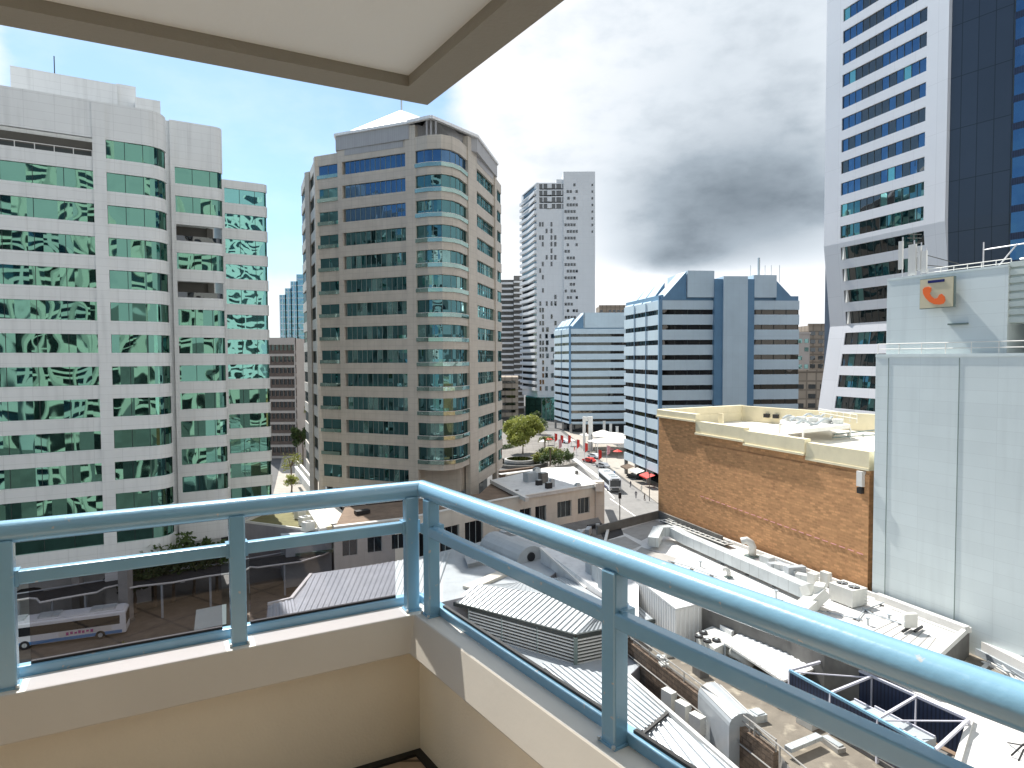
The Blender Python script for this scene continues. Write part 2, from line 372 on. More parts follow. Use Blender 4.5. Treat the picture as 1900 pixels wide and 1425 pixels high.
M['balglass'] = clear_glass('grey_tinted_balustrade_glass', (0.70, 0.69, 0.72), 0.1)
M['balglass2'] = clear_glass('light_tinted_balustrade_glass', (0.96, 0.965, 0.97), 0.05)
M['blacksteel'] = pm('black_rubber_gasket', (0.02, 0.02, 0.02), 0.6)
M['lblue'] = pm('light_blue_metal_panel', (0.54, 0.66, 0.73), 0.30, joints=(1.5, 12, 0.02, 0.85, 0.0, 0.97), var=0.05, sc=0.25, spec=0.6)
M['lblue2'] = pm('pale_blue_metal_panel', (0.52, 0.62, 0.69), 0.30, joints=(1.5, 12, 0.02, 0.85, 0.0, 0.97), var=0.05, sc=0.25, spec=0.6)
M['dblue'] = pm('dark_blue_metal_panel', (0.13, 0.26, 0.40), 0.35, joints=(1.2, 12, 0.02, 0.85), var=0.08, sc=0.4, spec=0.5)
M['wtower'] = pm('white_precast_tower', (0.66, 0.67, 0.68), 0.6, joints=(3.0, 3.05, 0.05, 0.9, 0.0, 0.98), var=0.03, sc=0.1)
M['wtower2'] = pm('bright_white_panel_tower', (0.66, 0.67, 0.70), 0.4, joints=(3.4, 6.8, 0.03, 0.85, 0.0, 0.97), var=0.03, sc=0.1, spec=0.5)
M['charcoal'] = pm('charcoal_blue_panel', (0.042, 0.058, 0.088), 0.32, joints=(1.9, 6.8, 0.05, 0.35, 0.0, 0.88), var=0.06, sc=0.2, spec=0.45)
M['conc'] = pm('concrete', (0.34, 0.33, 0.31), 0.85, var=0.12, sc=0.6, stain=0.25)
M['concd'] = pm('dark_weathered_concrete', (0.15, 0.145, 0.135), 0.9, var=0.2, sc=0.6, stain=0.4)
M['clad'] = pm('pale_green_grey_sheet_cladding', (0.71, 0.78, 0.78), 0.42, joints=(5.6, 0.92, 0.016, 0.88, 0.0, 0.955), var=0.05, sc=0.12, streak=0.14, spec=0.45)
M['cladr'] = pm('pale_green_ribbed_cladding', (0.60, 0.66, 0.62), 0.5, var=0.05, sc=0.3)
M['brick'] = pm('orange_brown_brickwork', (0.68, 0.365, 0.17), 0.85, joints=(0.62, 0.24, 0.035, 0.78, 0.5, 0.62), var=0.09, sc=1.6, streak=0.12, bump=0.3, bsc=14, alt=((0.50, 0.25, 0.12), 1.6, 0.50, 0.85))
M['yellow'] = pm('cream_yellow_painted_parapet', (0.78, 0.70, 0.49), 0.7, var=0.06, sc=0.5, stain=0.12)
M['yellowroof'] = pm('pale_cream_roof_membrane', (0.72, 0.68, 0.60), 0.8, var=0.08, sc=0.3, stain=0.16)
M['wroof'] = pm('white_roof_sheeting', (0.66, 0.65, 0.63), 0.55, var=0.10, sc=0.5, stain=0.42, joints=(1.6, 60, 0.02, 0.86, 0.0, 0.96))
M['wroof2'] = pm('white_roof_membrane', (0.64, 0.65, 0.65), 0.6, var=0.10, sc=0.3, stain=0.35)
M['groof'] = pm('grey_metal_roof', (0.38, 0.41, 0.43), 0.42, var=0.10, sc=0.3, stain=0.2, spec=0.5)
M['corr'] = pm('galvanised_corrugated_sheet', (0.42, 0.45, 0.47), 0.38, 0.25, var=0.10, sc=0.5, stain=0.15)
M['corrw'] = pm('white_corrugated_sheet', (0.80, 0.81, 0.81), 0.45, var=0.04, sc=0.5, stain=0.08)
M['galv'] = pm('galvanised_duct', (0.52, 0.56, 0.57), 0.42, 0.2, joints=(1.2, 60, 0.03, 0.7), var=0.10, sc=0.8)
M['acwhite'] = pm('off_white_unit_casing', (0.66, 0.66, 0.62), 0.5, var=0.05, sc=2, stain=0.12)
M['acgrey'] = pm('grey_unit_casing', (0.38, 0.42, 0.45), 0.5, var=0.06, sc=2, stain=0.15)
M['black'] = pm('black_plastic', (0.02, 0.02, 0.022), 0.5)
M['steel'] = pm('pale_steel', (0.60, 0.60, 0.62), 0.4, 0.2)
M['navy'] = pm('navy_blue_plant_screen', (0.030, 0.045, 0.095), 0.5, joints=(0.25, 60, 0.05, 0.5), var=0.1)
M['lavender'] = pm('pale_lavender_steel_frame', (0.55, 0.55, 0.62), 0.4)
M['asph'] = pm('asphalt', (0.12, 0.12, 0.118), 0.9, var=0.15, sc=0.4, stain=0.3, bump=0.2, bsc=20)
M['plaza'] = pm('grey_plaza_paving', (0.21, 0.195, 0.175), 0.85, joints=(2.4, 2.4, 0.06, 0.7, 0.0, 0.8), var=0.2, sc=0.15, stain=0.3)
M['roadc'] = pm('pale_worn_road', (0.23, 0.225, 0.215), 0.9, var=0.12, sc=0.3, stain=0.3)
M['asphd'] = pm('brown_paved_roadway', (0.15, 0.12, 0.092), 0.9, var=0.25, sc=0.5, stain=0.35)
M['pave'] = pm('pale_footpath_paving', (0.36, 0.33, 0.285), 0.85, joints=(1.2, 1.2, 0.03, 0.8, 0.0, 0.92), var=0.1, sc=0.5, stain=0.2)
M['ground'] = pm('city_ground', (0.11, 0.11, 0.108), 0.95, var=0.3, sc=0.08, stain=0.4)
M['brownroof'] = pm('brown_rough_roof', (0.20, 0.145, 0.105), 0.95, var=0.20, sc=0.7, stain=0.35, bump=0.4, bsc=25)
M['greenroof'] = pm('olive_mossy_roof', (0.17, 0.16, 0.075), 0.95, var=0.22, sc=0.4, stain=0.35)
M['tanroof'] = pm('tan_stained_concrete_roof', (0.20, 0.175, 0.14), 0.9, var=0.16, sc=0.6, stain=0.4, alt=((0.46, 0.41, 0.32), 0.9, 0.56, 0.72))
M['rwall'] = pm('brown_rubble_retaining_wall', (0.17, 0.12, 0.085), 0.95, joints=(0.7, 0.35, 0.04, 0.5, 0.5, 0.6), var=0.3, sc=1.5, bump=0.5, bsc=6)
M['creamwall'] = pm('cream_rendered_building', (0.66, 0.63, 0.57), 0.8, var=0.06, sc=0.5, streak=0.18, joints=(4.0, 3.2, 0.03, 0.85))
M['greywall'] = pm('grey_rendered_building', (0.30, 0.29, 0.31), 0.8, var=0.08, sc=0.5, streak=0.2)
M['red'] = pm('red_fabric', (0.60, 0.04, 0.03), 0.7)
M['pinkf'] = pm('pink_fabric', (0.60, 0.30, 0.32), 0.7)
M['canvas'] = pm('off_white_canvas', (0.75, 0.72, 0.66), 0.8, var=0.05)
M['bark'] = pm('tree_bark', (0.16, 0.12, 0.085), 0.9, var=0.2, sc=3)
M['paint'] = pm('white_road_paint', (0.75, 0.74, 0.70), 0.7, var=0.1)
M['signcream'] = pm('cream_sign_box', (0.60, 0.54, 0.38), 0.5)
M['orange'] = pm('orange_sign_symbol', (0.90, 0.16, 0.03), 0.5)
M['navysign'] = pm('navy_sign_bar', (0.01, 0.015, 0.13), 0.4)
M['magenta'] = pm('magenta_lettering', (0.45, 0.06, 0.25), 0.5)
M['buswhite'] = pm('white_bus_paint', (0.72, 0.75, 0.78), 0.3, var=0.04, spec=0.6)
M['busblue'] = pm('blue_bus_paint', (0.05, 0.22, 0.50), 0.3, spec=0.6)
M['tan'] = pm('tan_far_masonry', (0.34, 0.28, 0.22), 0.85, joints=(3.4, 3.2, 0.3, 0.55, 0.0, 0.8), var=0.12, sc=0.1)
M['browngrey'] = pm('brown_grey_precast', (0.42, 0.38, 0.35), 0.8, var=0.06, sc=0.3)
M['brownspan'] = pm('dark_brown_spandrel', (0.12, 0.09, 0.075), 0.7, var=0.15)
M['curtain'] = pm('window_blinds', (0.55, 0.56, 0.54), 0.8)
M['greycar'] = pm('silver_car_paint', (0.45, 0.47, 0.5), 0.3, 0.4)
M['skin'] = pm('skin', (0.5, 0.32, 0.23), 0.6); M['cloth'] = pm('dark_clothing', (0.05, 0.05, 0.08), 0.9)
def leafm(name, c1, c2):
    m = bpy.data.materials.new(name); m.use_nodes = True; t = m.node_tree; b = t.nodes['Principled BSDF']
    g = t.nodes.new('ShaderNodeNewGeometry'); nz = t.nodes.new('ShaderNodeTexNoise'); t.links.new(g.outputs['Position'], nz.inputs['Vector']); nz.inputs['Scale'].default_value = 0.9; nz.inputs['Detail'].default_value = 5
    x = t.nodes.new('ShaderNodeMapRange'); t.links.new(nz.outputs[0], x.inputs['Value']); x.inputs['From Min'].default_value = 0.3; x.inputs['From Max'].default_value = 0.7
    c = t.nodes.new('ShaderNodeMixRGB'); t.links.new(x.outputs[0], c.inputs[0]); c.inputs[1].default_value = c1 + (1,); c.inputs[2].default_value = c2 + (1,)
    t.links.new(c.outputs[0], b.inputs['Base Color']); b.inputs['Roughness'].default_value = 0.6
    tr = t.nodes.new('ShaderNodeBsdfTranslucent'); t.links.new(c.outputs[0], tr.inputs[0]); ms = t.nodes.new('ShaderNodeMixShader'); ms.inputs[0].default_value = 0.35
    t.links.new(b.outputs[0], ms.inputs[1]); t.links.new(tr.outputs[0], ms.inputs[2]); t.links.new(ms.outputs[0], t.nodes['Material Output'].inputs[0])
    return m
M['leaf'] = leafm('bright_leaves', (0.10, 0.13, 0.025), (0.30, 0.30, 0.06))
M['leafd'] = leafm('dark_leaves', (0.035, 0.06, 0.02), (0.10, 0.15, 0.04))
M['leafy'] = leafm('yellow_green_leaves', (0.14, 0.17, 0.03), (0.40, 0.42, 0.10))
# ---------------------------------------------------------------- setting: ground and roads
def sheet(name, poly, z, m, kind='structure', th=0.0):
    mb = MB()
    if th: mb.prism(poly, z - th, z, 0)
    else:
        a = sum(poly[i][0] * poly[(i + 1) % len(poly)][1] - poly[(i + 1) % len(poly)][0] * poly[i][1] for i in range(len(poly)))
        if a < 0: poly = poly[::-1]
        mb.face([(p[0], p[1], z) for p in poly])
    o = mb.build(name, m, base=(poly[0][0], poly[0][1], z)); o['kind'] = kind; return o
R_ = 5000
sheet('ground', [(-R_, -R_), (R_, -R_), (R_, R_), (-R_, R_)], 0.0, M['ground'])

# ================================================================= LEFT OFFICE BUILDING (white bands, green glass)
U = Vector((0.8592, 0.5117)); VB = Vector((-0.5117, 0.8592))          # along the facade, away from the street
P0 = Vector((-49.2, 79.0))
ROW = 3.87; ZT = 57.35; WH = 2.22
tw = thing('office_building', 'white banded office building with rounded bays and wavy green mirror glass', 'office building', (P0.x, P0.y, 0))
def arc_end(p, d, n, r, k=5, ang=80):
    """append a rounded corner turning away from the street at the end of a bay"""
    out = []; c = v2(p) + n * r
    for i in range(1, k + 1):
        t = rad(ang) * i / k; out.append(tuple(c - n * (r * math.cos(t)) + d * (r * math.sin(t))))
    return out
sL = -30.0
mainL = [tuple(P0 + U * sL), tuple(P0)]
bayR0 = P0 + U * 0.9; endR = P0 + U * (3.36 / .5117 - 1.6)
bayR = [tuple(bayR0), tuple(endR)] + arc_end(endR, U, VB, 2.6, 6, 85)
main = mainL[:1] + bayR
lastp = v2(bayR[-1])
s3a = P0 + U * (3.36 / .5117 - 1.2) + VB * 8.0
s3_0 = Vector((-46.3, 90.4)); s3_1 = s3_0 + U * 5.6
seg3 = [tuple(s3_0), tuple(s3_1)] + arc_end(s3_1, U, VB, 1.1, 4, 80)
s4_0 = Vector((-44.3, 101.5)); s4_1 = s4_0 + U * 6.0
seg4 = [tuple(s4_0), tuple(s4_1)] + arc_end(s4_1, U, VB, 0.8, 3, 80)
wall = MB()
NR = 13
def zrow(i): return ZT - ROW * i, ZT - ROW * i - WH
Lm = plen(main); Lp = -sL
# spandrels of the main front; the top row of the long bay is an open terrace
prev = 61.7
for i in range(NR):
    zt, zb = zrow(i); band(wall, main, zt, prev, 0, 0.5); prev = zb
band(wall, main, 5.6, prev, 0, 0.5)
pier = sub(main, Lp - 0.35, Lp + 1.0)
band(wall, pier, 0, 61.6, 0.18, 0.5)
for k in (1, 2, 3):
    band(wall, sub(main, Lp - 9.6 * k - 0.5, Lp - 9.6 * k + 0.5), 0, 5.6, -0.3, 0.6)
prev = 63.6
for i in range(NR):
    zt, zb = zrow(i); band(wall, seg3, zt, prev, 0, 0.4); prev = zb
band(wall, seg3, 5.6, prev, 0, 0.4); band(wall, sub(seg3, 0, 0.55), 0, 63.5, 0.12, 0.4)
prev = 58.6
for i in range(NR):
    zt, zb = zrow(i); band(wall, seg4, zt, prev, 0, 0.4); prev = zb
band(wall, seg4, 5.6, prev, 0, 0.4); band(wall, sub(seg4, 0, 0.45), 0, 58.5, 0.12, 0.4)
# masses behind (cores, stepped plant levels)
def quad_behind(a, b, d0, d1): a, b = v2(a), v2(b); return [tuple(a + VB * d0), tuple(b + VB * d0), tuple(b + VB * d1), tuple(a + VB * d1)]
wall.prism(quad_behind(main[0], P0 + U * 4.6, 2.55, 26), 0, 61.2)
wall.prism(quad_behind(s3_0 + U * 0.0, s3_1, 2.3, 20), 0, 63.2); wall.prism(quad_behind(s3_0 - U * 7.0, s3_0 + U * 0.5, 0.3, 8), 0, 63.5)
wall.prism(quad_behind(s3_0 - U * 14.0, s3_0 + U * 5.9, 0.9, 22), 55, 63.4)
wall.prism(quad_behind(s4_0, s4_1, 0.45, 14), 0, 58.3)
wall.build('wall', M['whitepanel'], tw)
pb = MB()
a0 = v2(GY(38, 84.5)); a1 = a0 + U * 11.6
pb.prism(quad_behind(a0, a1, 0, 10), 61.0, ZY(38, 121, 84.5)); pb.prism(quad_behind(a1 - U * 0.1, a1 + U * 2.2, 0.5, 9.5), 61.0, ZY(270, 172, 94))
pb.prism(quad_behind(a1 + U * 2.0, a1 + U * 5.0, -2.5, 7), 61.0, 66.2)
pb.build('plant_room', M['whitepanel'], tw)
am = MB(); ax = P3(101, 128, 90); am.tube([(ax[0], ax[1], ax[2] - 3), (ax[0], ax[1], ax[2] + 1.7)], 0.07, 6); am.build('aerial', M['black'], tw)
# glazing
for i in range(NR):
    zt, zb = zrow(i)
    if i == 0:
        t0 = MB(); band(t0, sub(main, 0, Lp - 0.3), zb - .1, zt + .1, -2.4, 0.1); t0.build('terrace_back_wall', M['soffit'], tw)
        r0 = MB(); pth = offp(sub(main, 0, Lp - 0.4), -0.25); band(r0, pth, zb + 0.72, zb + 0.80, 0, 0.07)
        for k in range(17):
            p = at(pth, plen(pth) * k / 16); r0.bar((p[0], p[1], zb), (p[0], p[1], zb + 0.75), 0.07)
        band(r0, offp(pth, -0.6), zb, zb + 0.7, 0, 0.05, m=1); r0.build('terrace_railing', [M['trim'], M['frame_d']], tw)
    else:
        window(tw, sub(main, 0, Lp - 0.3), zb, zt, M['gl_green'], M['frame_d'], 2.9, 0.22, fw=0.05)
    window(tw, sub(main, Lp + 1.0, Lm - 0.1), zb, zt, M['gl_green'], M['frame_d'], 2.2, 0.22, fw=0.05)
    if i in (2, 4):
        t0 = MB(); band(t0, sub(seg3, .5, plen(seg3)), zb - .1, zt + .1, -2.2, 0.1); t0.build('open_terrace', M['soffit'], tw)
        t1 = MB(); band(t1, offp(sub(seg3, .5, plen(seg3) - .3), -0.25), zb, zb + 0.75, 0, 0.05); t1.build('terrace_balustrade', M['gl_dark'], tw)
    else: window(tw, sub(seg3, .5, plen(seg3)), zb, zt, M['gl_green'], M['frame_d'], 1.9, 0.2, fw=0.05)
    window(tw, sub(seg4, .4, plen(seg4)), zb, zt, M['gl_green2'] if i < 8 else M['gl_green'], M['frame_d'], 2.0, 0.2, fw=0.05)
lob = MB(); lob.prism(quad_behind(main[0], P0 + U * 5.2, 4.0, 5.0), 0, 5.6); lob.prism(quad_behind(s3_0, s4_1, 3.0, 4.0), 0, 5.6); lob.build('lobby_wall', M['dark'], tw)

# ================================================================= BEIGE TOWER
bt = thing('office_tower', 'beige stone office tower with curved corner bays and a white pyramid roof', 'office tower', (-15, 110, 0))
A0 = (-32.9, 112.1); A1 = (-28.6, 110.2); Aw0 = GY(640, 109.6); A2 = (-16.5, 104.85)
bay = [GY(775, 104.2), GY(797, 103.2), GY(822, 102.9), GY(842, 103.9), GY(855, 105.6), GY(869, 109.3)]
B1 = (-6.0, 112.6); B2 = (-3.2, 125.0)
B3a = (-2.9, 126.0); B3 = (-1.95, 131.5)
LA = [(-41.7, 132.0), (-37.5, 121.6)]; LB = [(-36.6, 121.0), (-33.3, 113.2)]
ZB = 63.45; NB = 14
wall = MB(); core = MB()
fA = [Aw0, A2]; fB = [B1, B2]; fC = [B3a, B3]; fW = [A0, A1]
def spandrels(path, top, n, th=0.5, off=0.0, low=9.3, wh=2.1, mb=None):
    prev = top
    for i in range(n):
        zt = ZB - ROW * i; band(mb or wall, path, zt, prev, off, th); prev = zt - wh
    band(mb or wall, path, low, prev, off, th)
spandrels(fA, 67.6, NB); spandrels(fB, 67.6, NB); spandrels([B3a, B3], 65.2, NB); spandrels(fW, 65.2, NB, off=-0.15)
spandrels(bay, 65.6, NB - 1, th=0.4, off=0.1, wh=2.55, low=13.4)
spandrels(LA, 65.2, NB); spandrels(LB, 65.2, NB)
piers = [((-28.6, 110.2), (-27.75, 109.8)), ((-16.55, 104.9), (-14.9, 104.25)), ((-7.2, 109.2), (-6.0, 112.6)), ((-3.2, 125.0), (-2.9, 126.2)), ((-33.3, 113.0), (-32.8, 112.0)), ((-37.6, 121.7), (-36.6, 121.0))]
for a, b in piers: band(wall, [a, b], 0, 67.5 if a[0] > -30 and a[0] < -3.3 else 65.1, 0.22, 0.9)
foot = [(-41.2, 131.8), (-37.2, 122.2), (-36.2, 121.4), (-32.6, 113.2), (-28.2, 111.2), (-27.0, 110.4), (-15.3, 105.6), (-14.2, 106.4), (-8.6, 108.2), (-6.6, 113.4), (-4.0, 125.4), (-3.4, 126.8), (-2.6, 131.5), (-16, 145), (-34, 146)]
wall.prism(foot, 9.0, 65.3)
wall.build('wall', M['beige'], bt)
lob = MB(); cx, cy = -20, 124
lob.prism([(cx + (p[0] - cx) * .86, cy + (p[1] - cy) * .86) for p in foot], 0, 9.1); lob.build('lobby_wall', M['gl_dark'], bt)
for f_, e_ in ((fA, .6), (fB, 1)):
    pn = MB(); band(pn, sub(f_, e_, plen(f_) - e_ * .9), 64.4, 66.8, 0.05, 0.2); pn.build('louvre_panel', M['beigegrey'], bt)
rnd = random.Random(4)
for i in range(NB):
    zt = ZB - ROW * i; zb = zt - 2.1
    top = M['gl_blue'] if i < 3 else M['gl_teal']  # bluer glass in the top rows puts reflected sky into the tint
    pk = (lambda i: (lambda k, n: 1 if rnd.random() < (0.25 if i > 3 else 0.0) else 0))(i)
    window(bt, sub(fA, 0.45, plen(fA) - 0.1), zb, zt, [top, M['gl_teal2']], M['frame_g'], 0.95, 0.3, pick=pk, fw=0.07)
    window(bt, sub(fB, 0.3, plen(fB) - 0.3), zb, zt, [M['gl_teal'], M['gl_teal2']], M['frame_g'], 1.6, 0.35, pick=pk, rail=1.2, fw=0.07)
    if i < NB - 1:
        window(bt, bay, zb, zt, [M['gl_blue'] if i == 0 else M['gl_teal'], M['gl_teal2']], M['frame_g'], 1.5, 0.2, pick=pk, fw=0.06)
        g = MB(); band(g, offp(bay, 0.25), zb - 0.55, zb + 0.05, 0, 0.05); band(g, offp(bay, 0.27), zb + 0.05, zb + 0.11, 0, 0.09, m=1); g.build('balustrade', [M['gl_bal'], M['trim']], bt)
    window(bt, fW, zb, zt, [M['gl_blue'] if i == 0 else M['gl_teal']], M['frame_g'], 2.3, 0.35, fw=0.06)
    if i < NB - 1:
        g = MB(); band(g, offp(fW, -0.02), zb - 0.1, zb + 0.5, 0, 0.05); g.build('balustrade', [M['gl_bal']], bt)
    window(bt, LA, zb, zt, [M['gl_dark']], M['frame_g'], 2.6, 0.2, fw=0.06); window(bt, LB, zb, zt, [M['gl_dark']], M['frame_g'], 2.6, 0.2, fw=0.06)
    window(bt, fC, zb, zt, [M['gl_teal']], M['frame_g'], 2.6, 0.2, fw=0.06)
# roof
rf = MB()
E = [(-28.9, 109.9), (-16.0, 104.3), (-5.6, 111.0), (-2.6, 126.5), (-18, 143), (-33, 141)]
ap = P3(745, 204, 124.0)
rf.prism(E, 65.4, 67.75)
E2 = [(ap[0] + (p[0] - ap[0]) * .90, ap[1] + (p[1] - ap[1]) * .90) for p in E]
for i in range(6):
    a, b = E2[i], E2[(i + 1) % 6]; rf.face([(a[0], a[1], 68.6), (b[0], b[1], 68.6), ap], 1); rf.face([(a[0], a[1], 67.4), (b[0], b[1], 67.4), (b[0], b[1], 68.6), (a[0], a[1], 68.6)], 1)
rf.build('roof', [M['beigegrey'], M['roofwhite']], bt)
ev = MB()
for i in range(6):
    a, b = E[i], E[(i + 1) % 6]
    if i == 1: continue
    ev.bar((a[0], a[1], 67.9), (b[0], b[1], 67.9), 0.55, 0.4)
pk_ = P3(800, 217, 102.4); e1 = (-16.0, 104.1, 67.9); e2 = (-5.6, 111.0, 67.9)
ev.bar(e1, pk_, 0.6, 0.45); ev.bar(pk_, e2, 0.6, 0.45); ev.bar(pk_, (-15, 113, 70.9), 0.5, 0.4)
ev.build('eaves', M['roofwhite'], bt)
gb = MB(); back = (-15, 113, 71.0)
gb.face([e1, pk_, back]); gb.face([pk_, e2, back]); gb.face([e1, back, (-18, 112, 68.3)]); gb.face([e2, (-8, 116, 68.3), back])
g0 = P3(800, 238, 104.6)
gb.face([(-14.2, 105.4, 65.4), (-8.6, 108.2, 65.4), (-8.6, 108.6, 67.8), (g0[0], g0[1] + 1.0, 69.6), (-14.2, 106.0, 67.8)], 1)
gb.build('corner_gable', [M['roofwhite'], M['beigegrey']], bt)
ms = MB(); ms.tube([ap, (ap[0], ap[1], ap[2] + 5.5)], 0.16, 6); ms.build('mast', M['galv'], bt)
for a in ((800, 0), (792, 1), (809, 1)):
    c = MB(); p = P3(a[0], 250, 103.2); c.bar((p[0], p[1], 65.5), (p[0], p[1], 68.2), 0.25); c.build('gable_post', M['beigegrey'], bt)

# ================================================================= far left: grey office block, blue stepped tower
gx0, gx1 = GY(488, 205)[0], GY(549, 205)[0]
go = thing('office_block', 'grey brown concrete office block with rows of square windows between the two near towers', 'office building', ((gx0 + gx1) / 2, 205, 0))
mb = MB(); mb.prism([(gx0, 205.5), (gx1, 205.5), (gx1 + .5, 222), (gx0, 222)], 0, 37.6); 
fp = [(gx0, 205), (gx1, 205)]
for i in range(11):
    z = 35.6 - 3.55 * i
    band(mb, fp, z, z + (0.75 if i else 2.2), 0.35, 0.9)
band(mb, [(gx1 - .35, 205), (gx1, 205)], 0, 37.7, 0.3, 0.9)
mb.build('wall', M['browngrey'], go)
for i in range(10):
    z = 35.6 - 3.55 * i
    sp = MB(); band(sp, fp, z - 2.8, z - 1.75, 0.05, 0.3)
    for k in range(9): x = gx0 + (gx1 - gx0) * k / 8; sp.bar((x, 205, z - 1.8), (x, 205, z), 0.35)
    sp.build('spandrel', M['brownspan'], go)
    window(go, sub(fp, 0.1, plen(fp) - .1), z - 1.75, z, M['gl_dark'], M['brownspan'], 1.3, 0.1)
st = thing('glass_tower', 'hazy blue glass tower stepped like stairs, far behind the beige tower', 'office tower', (*GY(548, 420), 0))
prevx = None
for px0, px1, py in ((522, 532.5, 547), (532.5, 543, 535), (543, 554, 522), (554, 592, 509)):
    c = MB(); xa, xb = GY(px0, 420)[0], GY(px1, 420)[0]; zt = ZY(px0, py, 420)
    c.prism([(xa, 420), (xb, 420), (xb, 440), (xa, 440)], 0, zt)
    for k in range(3): x = xa + (xb - xa) * k / 2; c.bar((x, 419.8, 0), (x, 419.8, zt), 0.5, m=1)
    for z in range(6, int(zt), 4): c.box(((xa + xb) / 2, 419.9, z), (xb - xa, 0.3, 0.5), m=1)
    c.build('stepped_bay', [mirror_glass('pale_blue_far_glass', (0.45, 0.65, 0.75), (0.10, 0.20, 0.25), refl=0.45) if prevx is None else prevx, M['lblue']], st)
    prevx = bpy.data.materials['pale_blue_far_glass']

# ================================================================= BLUE SAW-TOOTH BUILDINGS
def blue_building(label, C0, CL, CR, z0, wshift=0.0, cores=None, extra=None, n=11, ribs=3):
    """C0 near corner, CL far end of the left face, CR right end of the front"""
    C0, CL, CR = v2(C0), v2(CL), v2(CR)
    r = thing('sawtooth_office_building', label, 'office building', (C0.x, C0.y, 0), 'pale blue sawtooth roofed office buildings')
    left = [tuple(CL), tuple(C0)]; front = [tuple(C0), tuple(CR)]; path = left + [tuple(CR)]
    back = [tuple(CR + (CL - C0)), tuple(CL)]
    w = MB(); inn = offp(path, -1.0)
    w.prism([inn[0], inn[1], inn[2], tuple(v2(back[0]) * 0.998)], 3.6, z0 + 2.1)
    prev = z0 + 2.1; l2 = MB()
    for i in range(n):
        zt = z0 - 3.5 * i
        band(w, front, zt, prev, 0, 0.6); band(l2, left, zt, prev, 0, 0.6); prev = zt - 1.15
    band(w, front, 4.0, prev, 0, 0.6); band(l2, left, 4.0, prev, 0, 0.6)
    w.build('wall', M['lblue'], r); l2.build('side_wall', M['lblue2'], r)
    for i in range(n):
        zt = z0 - 3.5 * i
        window(r, sub(front, 0.9, plen(front)), zt - 1.15, zt, M['gl_brown'], M['frame_d'], 3.0, 0.55, fw=0.12)
        window(r, sub(left, 0, plen(left) - 0.3), zt - 1.15, zt, M['gl_dark'], M['dark'], 2.2, 0.55, fw=0.12)
    q = MB(); 
    for k in range(1, ribs): p = at(left, plen(left) * k / ribs); q.bar((p[0] - .15, p[1], 4), (p[0] - .15, p[1], z0 + 2), 0.16)
    q.bar((C0.x + .2, C0.y - .1, 4), (C0.x + .2, C0.y - .1, z0 + 2.1), 0.8, m=0); q.build('rib', M['dblue'], r)
    # saw teeth marching back along the left face
    ul = (CL - C0); ur = (CR - C0).normalized(); nt_ = 4; base = z0 + 2.15
    for k in range(nt_):
        a = C0 + ul * (k / nt_) + ur * (0.4 - 0.1 * k); wdt = 6.0 if k == 0 else 3.4; hh = 6.6 if k == 0 else 5.0 - 0.3 * k; b = a + ur * wdt; d = ul * (0.9 / nt_)
        t = MB(); z1 = base; z2 = base + hh
        A = (a.x, a.y, z1); B = (b.x, b.y, z1); Cc = (b.x, b.y, z2); A2_ = (a.x + d.x, a.y + d.y, z1); B2_ = (b.x + d.x, b.y + d.y, z1); C2_ = (b.x + d.x, b.y + d.y, z2)
        t.face([A, B, Cc], 0); t.face([A, Cc, C2_, A2_], 1); t.face([B, B2_, C2_, Cc], 0); t.face([A2_, C2_, B2_], 0)
        t.build('roof_tooth', [M['dblue'], M['lblue']], r)
    bl = MB(); band(bl, [left[0], left[1]], z0 + 2.1, z0 + 3.4, -0.5, 0.5); band(bl, front, z0 + 2.1, z0 + 3.2, -0.5, 0.5); bl.build('parapet', M['dblue'], r)
    
    for k in range(ribs + 1): cols = MB(); p = at(offp(left, -0.6), plen(left) * k / ribs); cols.bar((p[0], p[1], 0), (p[0], p[1], 4.2), 0.9); cols.build('street_column', M['conc'], r)
    lob = MB(); i2 = offp(path, -3.5); lob.prism([i2[0], i2[1], i2[2], tuple(v2(back[0]) * .995)], 0, 3.7); lob.build('shopfront', M['gl_dark'], r)
    return r, ul, ur
bb, ul, ur = blue_building('large pale blue office building with sawtooth roof and two dark blue vertical strips', (34.0, 152.0), (29.75, 174.5), (67.6, 155.0), 42.1)
C0 = Vector((34.0, 152.0)); zc = 49.7
def fx(px): return (C0 + ur * ((px - 950) / F * 153.2 - 34.0)).to_tuple()
def boxf(mb, px0, px1, z0, z1, out, dep=6, m=0):
    a, b = v2(fx(px0)), v2(fx(px1)); nn = Vector((ur.y, -ur.x)); mb.prism([tuple(a + nn * out), tuple(b + nn * out), tuple(b - nn * dep), tuple(a - nn * dep)], z0, z1, m)
c = MB(); boxf(c, 1339, 1385, 0, zc, 1.1, 14); c.build('service_core', M['lblue'], bb)
for pa, pb_ in ((1323, 1339), (1385, 1399)):
    c = MB(); boxf(c, pa, pb_, 0, zc - 0.6, 0.75, 13); c.build('dark_strip', M['dblue'], bb)
for pa, pb_ in ((1273, 1323.5), (1398.5, 1443)):
    c = MB(); boxf(c, pa, pb_, 44.9, zc + (1.3 if pa < 1300 else 0.4), 0.4, 14); c.build('plant_room', M['lblue'], bb)
c = MB(); a, b = v2(fx(1443)), v2(fx(1481)); d = Vector((-ur.y, ur.x)) * 14
A = (a.x, a.y, 44.2); B = (b.x, b.y, 44.2); T = (a.x, a.y, 49.0); A_ = (a.x + d.x, a.y + d.y, 44.2); B_ = (b.x + d.x, b.y + d.y, 44.2); T_ = (a.x + d.x, a.y + d.y, 49.0)
c.face([A, B, T]); c.face([B, B_, T_, T]); c.face([B_, A_, T_]); c.build('roof_tooth', M['dblue'], bb)
c = MB(); p = P3(1408, 500, 160); c.tube([(p[0], p[1], 49), (p[0], p[1], p[2] + 2.8)], 0.3, 6)
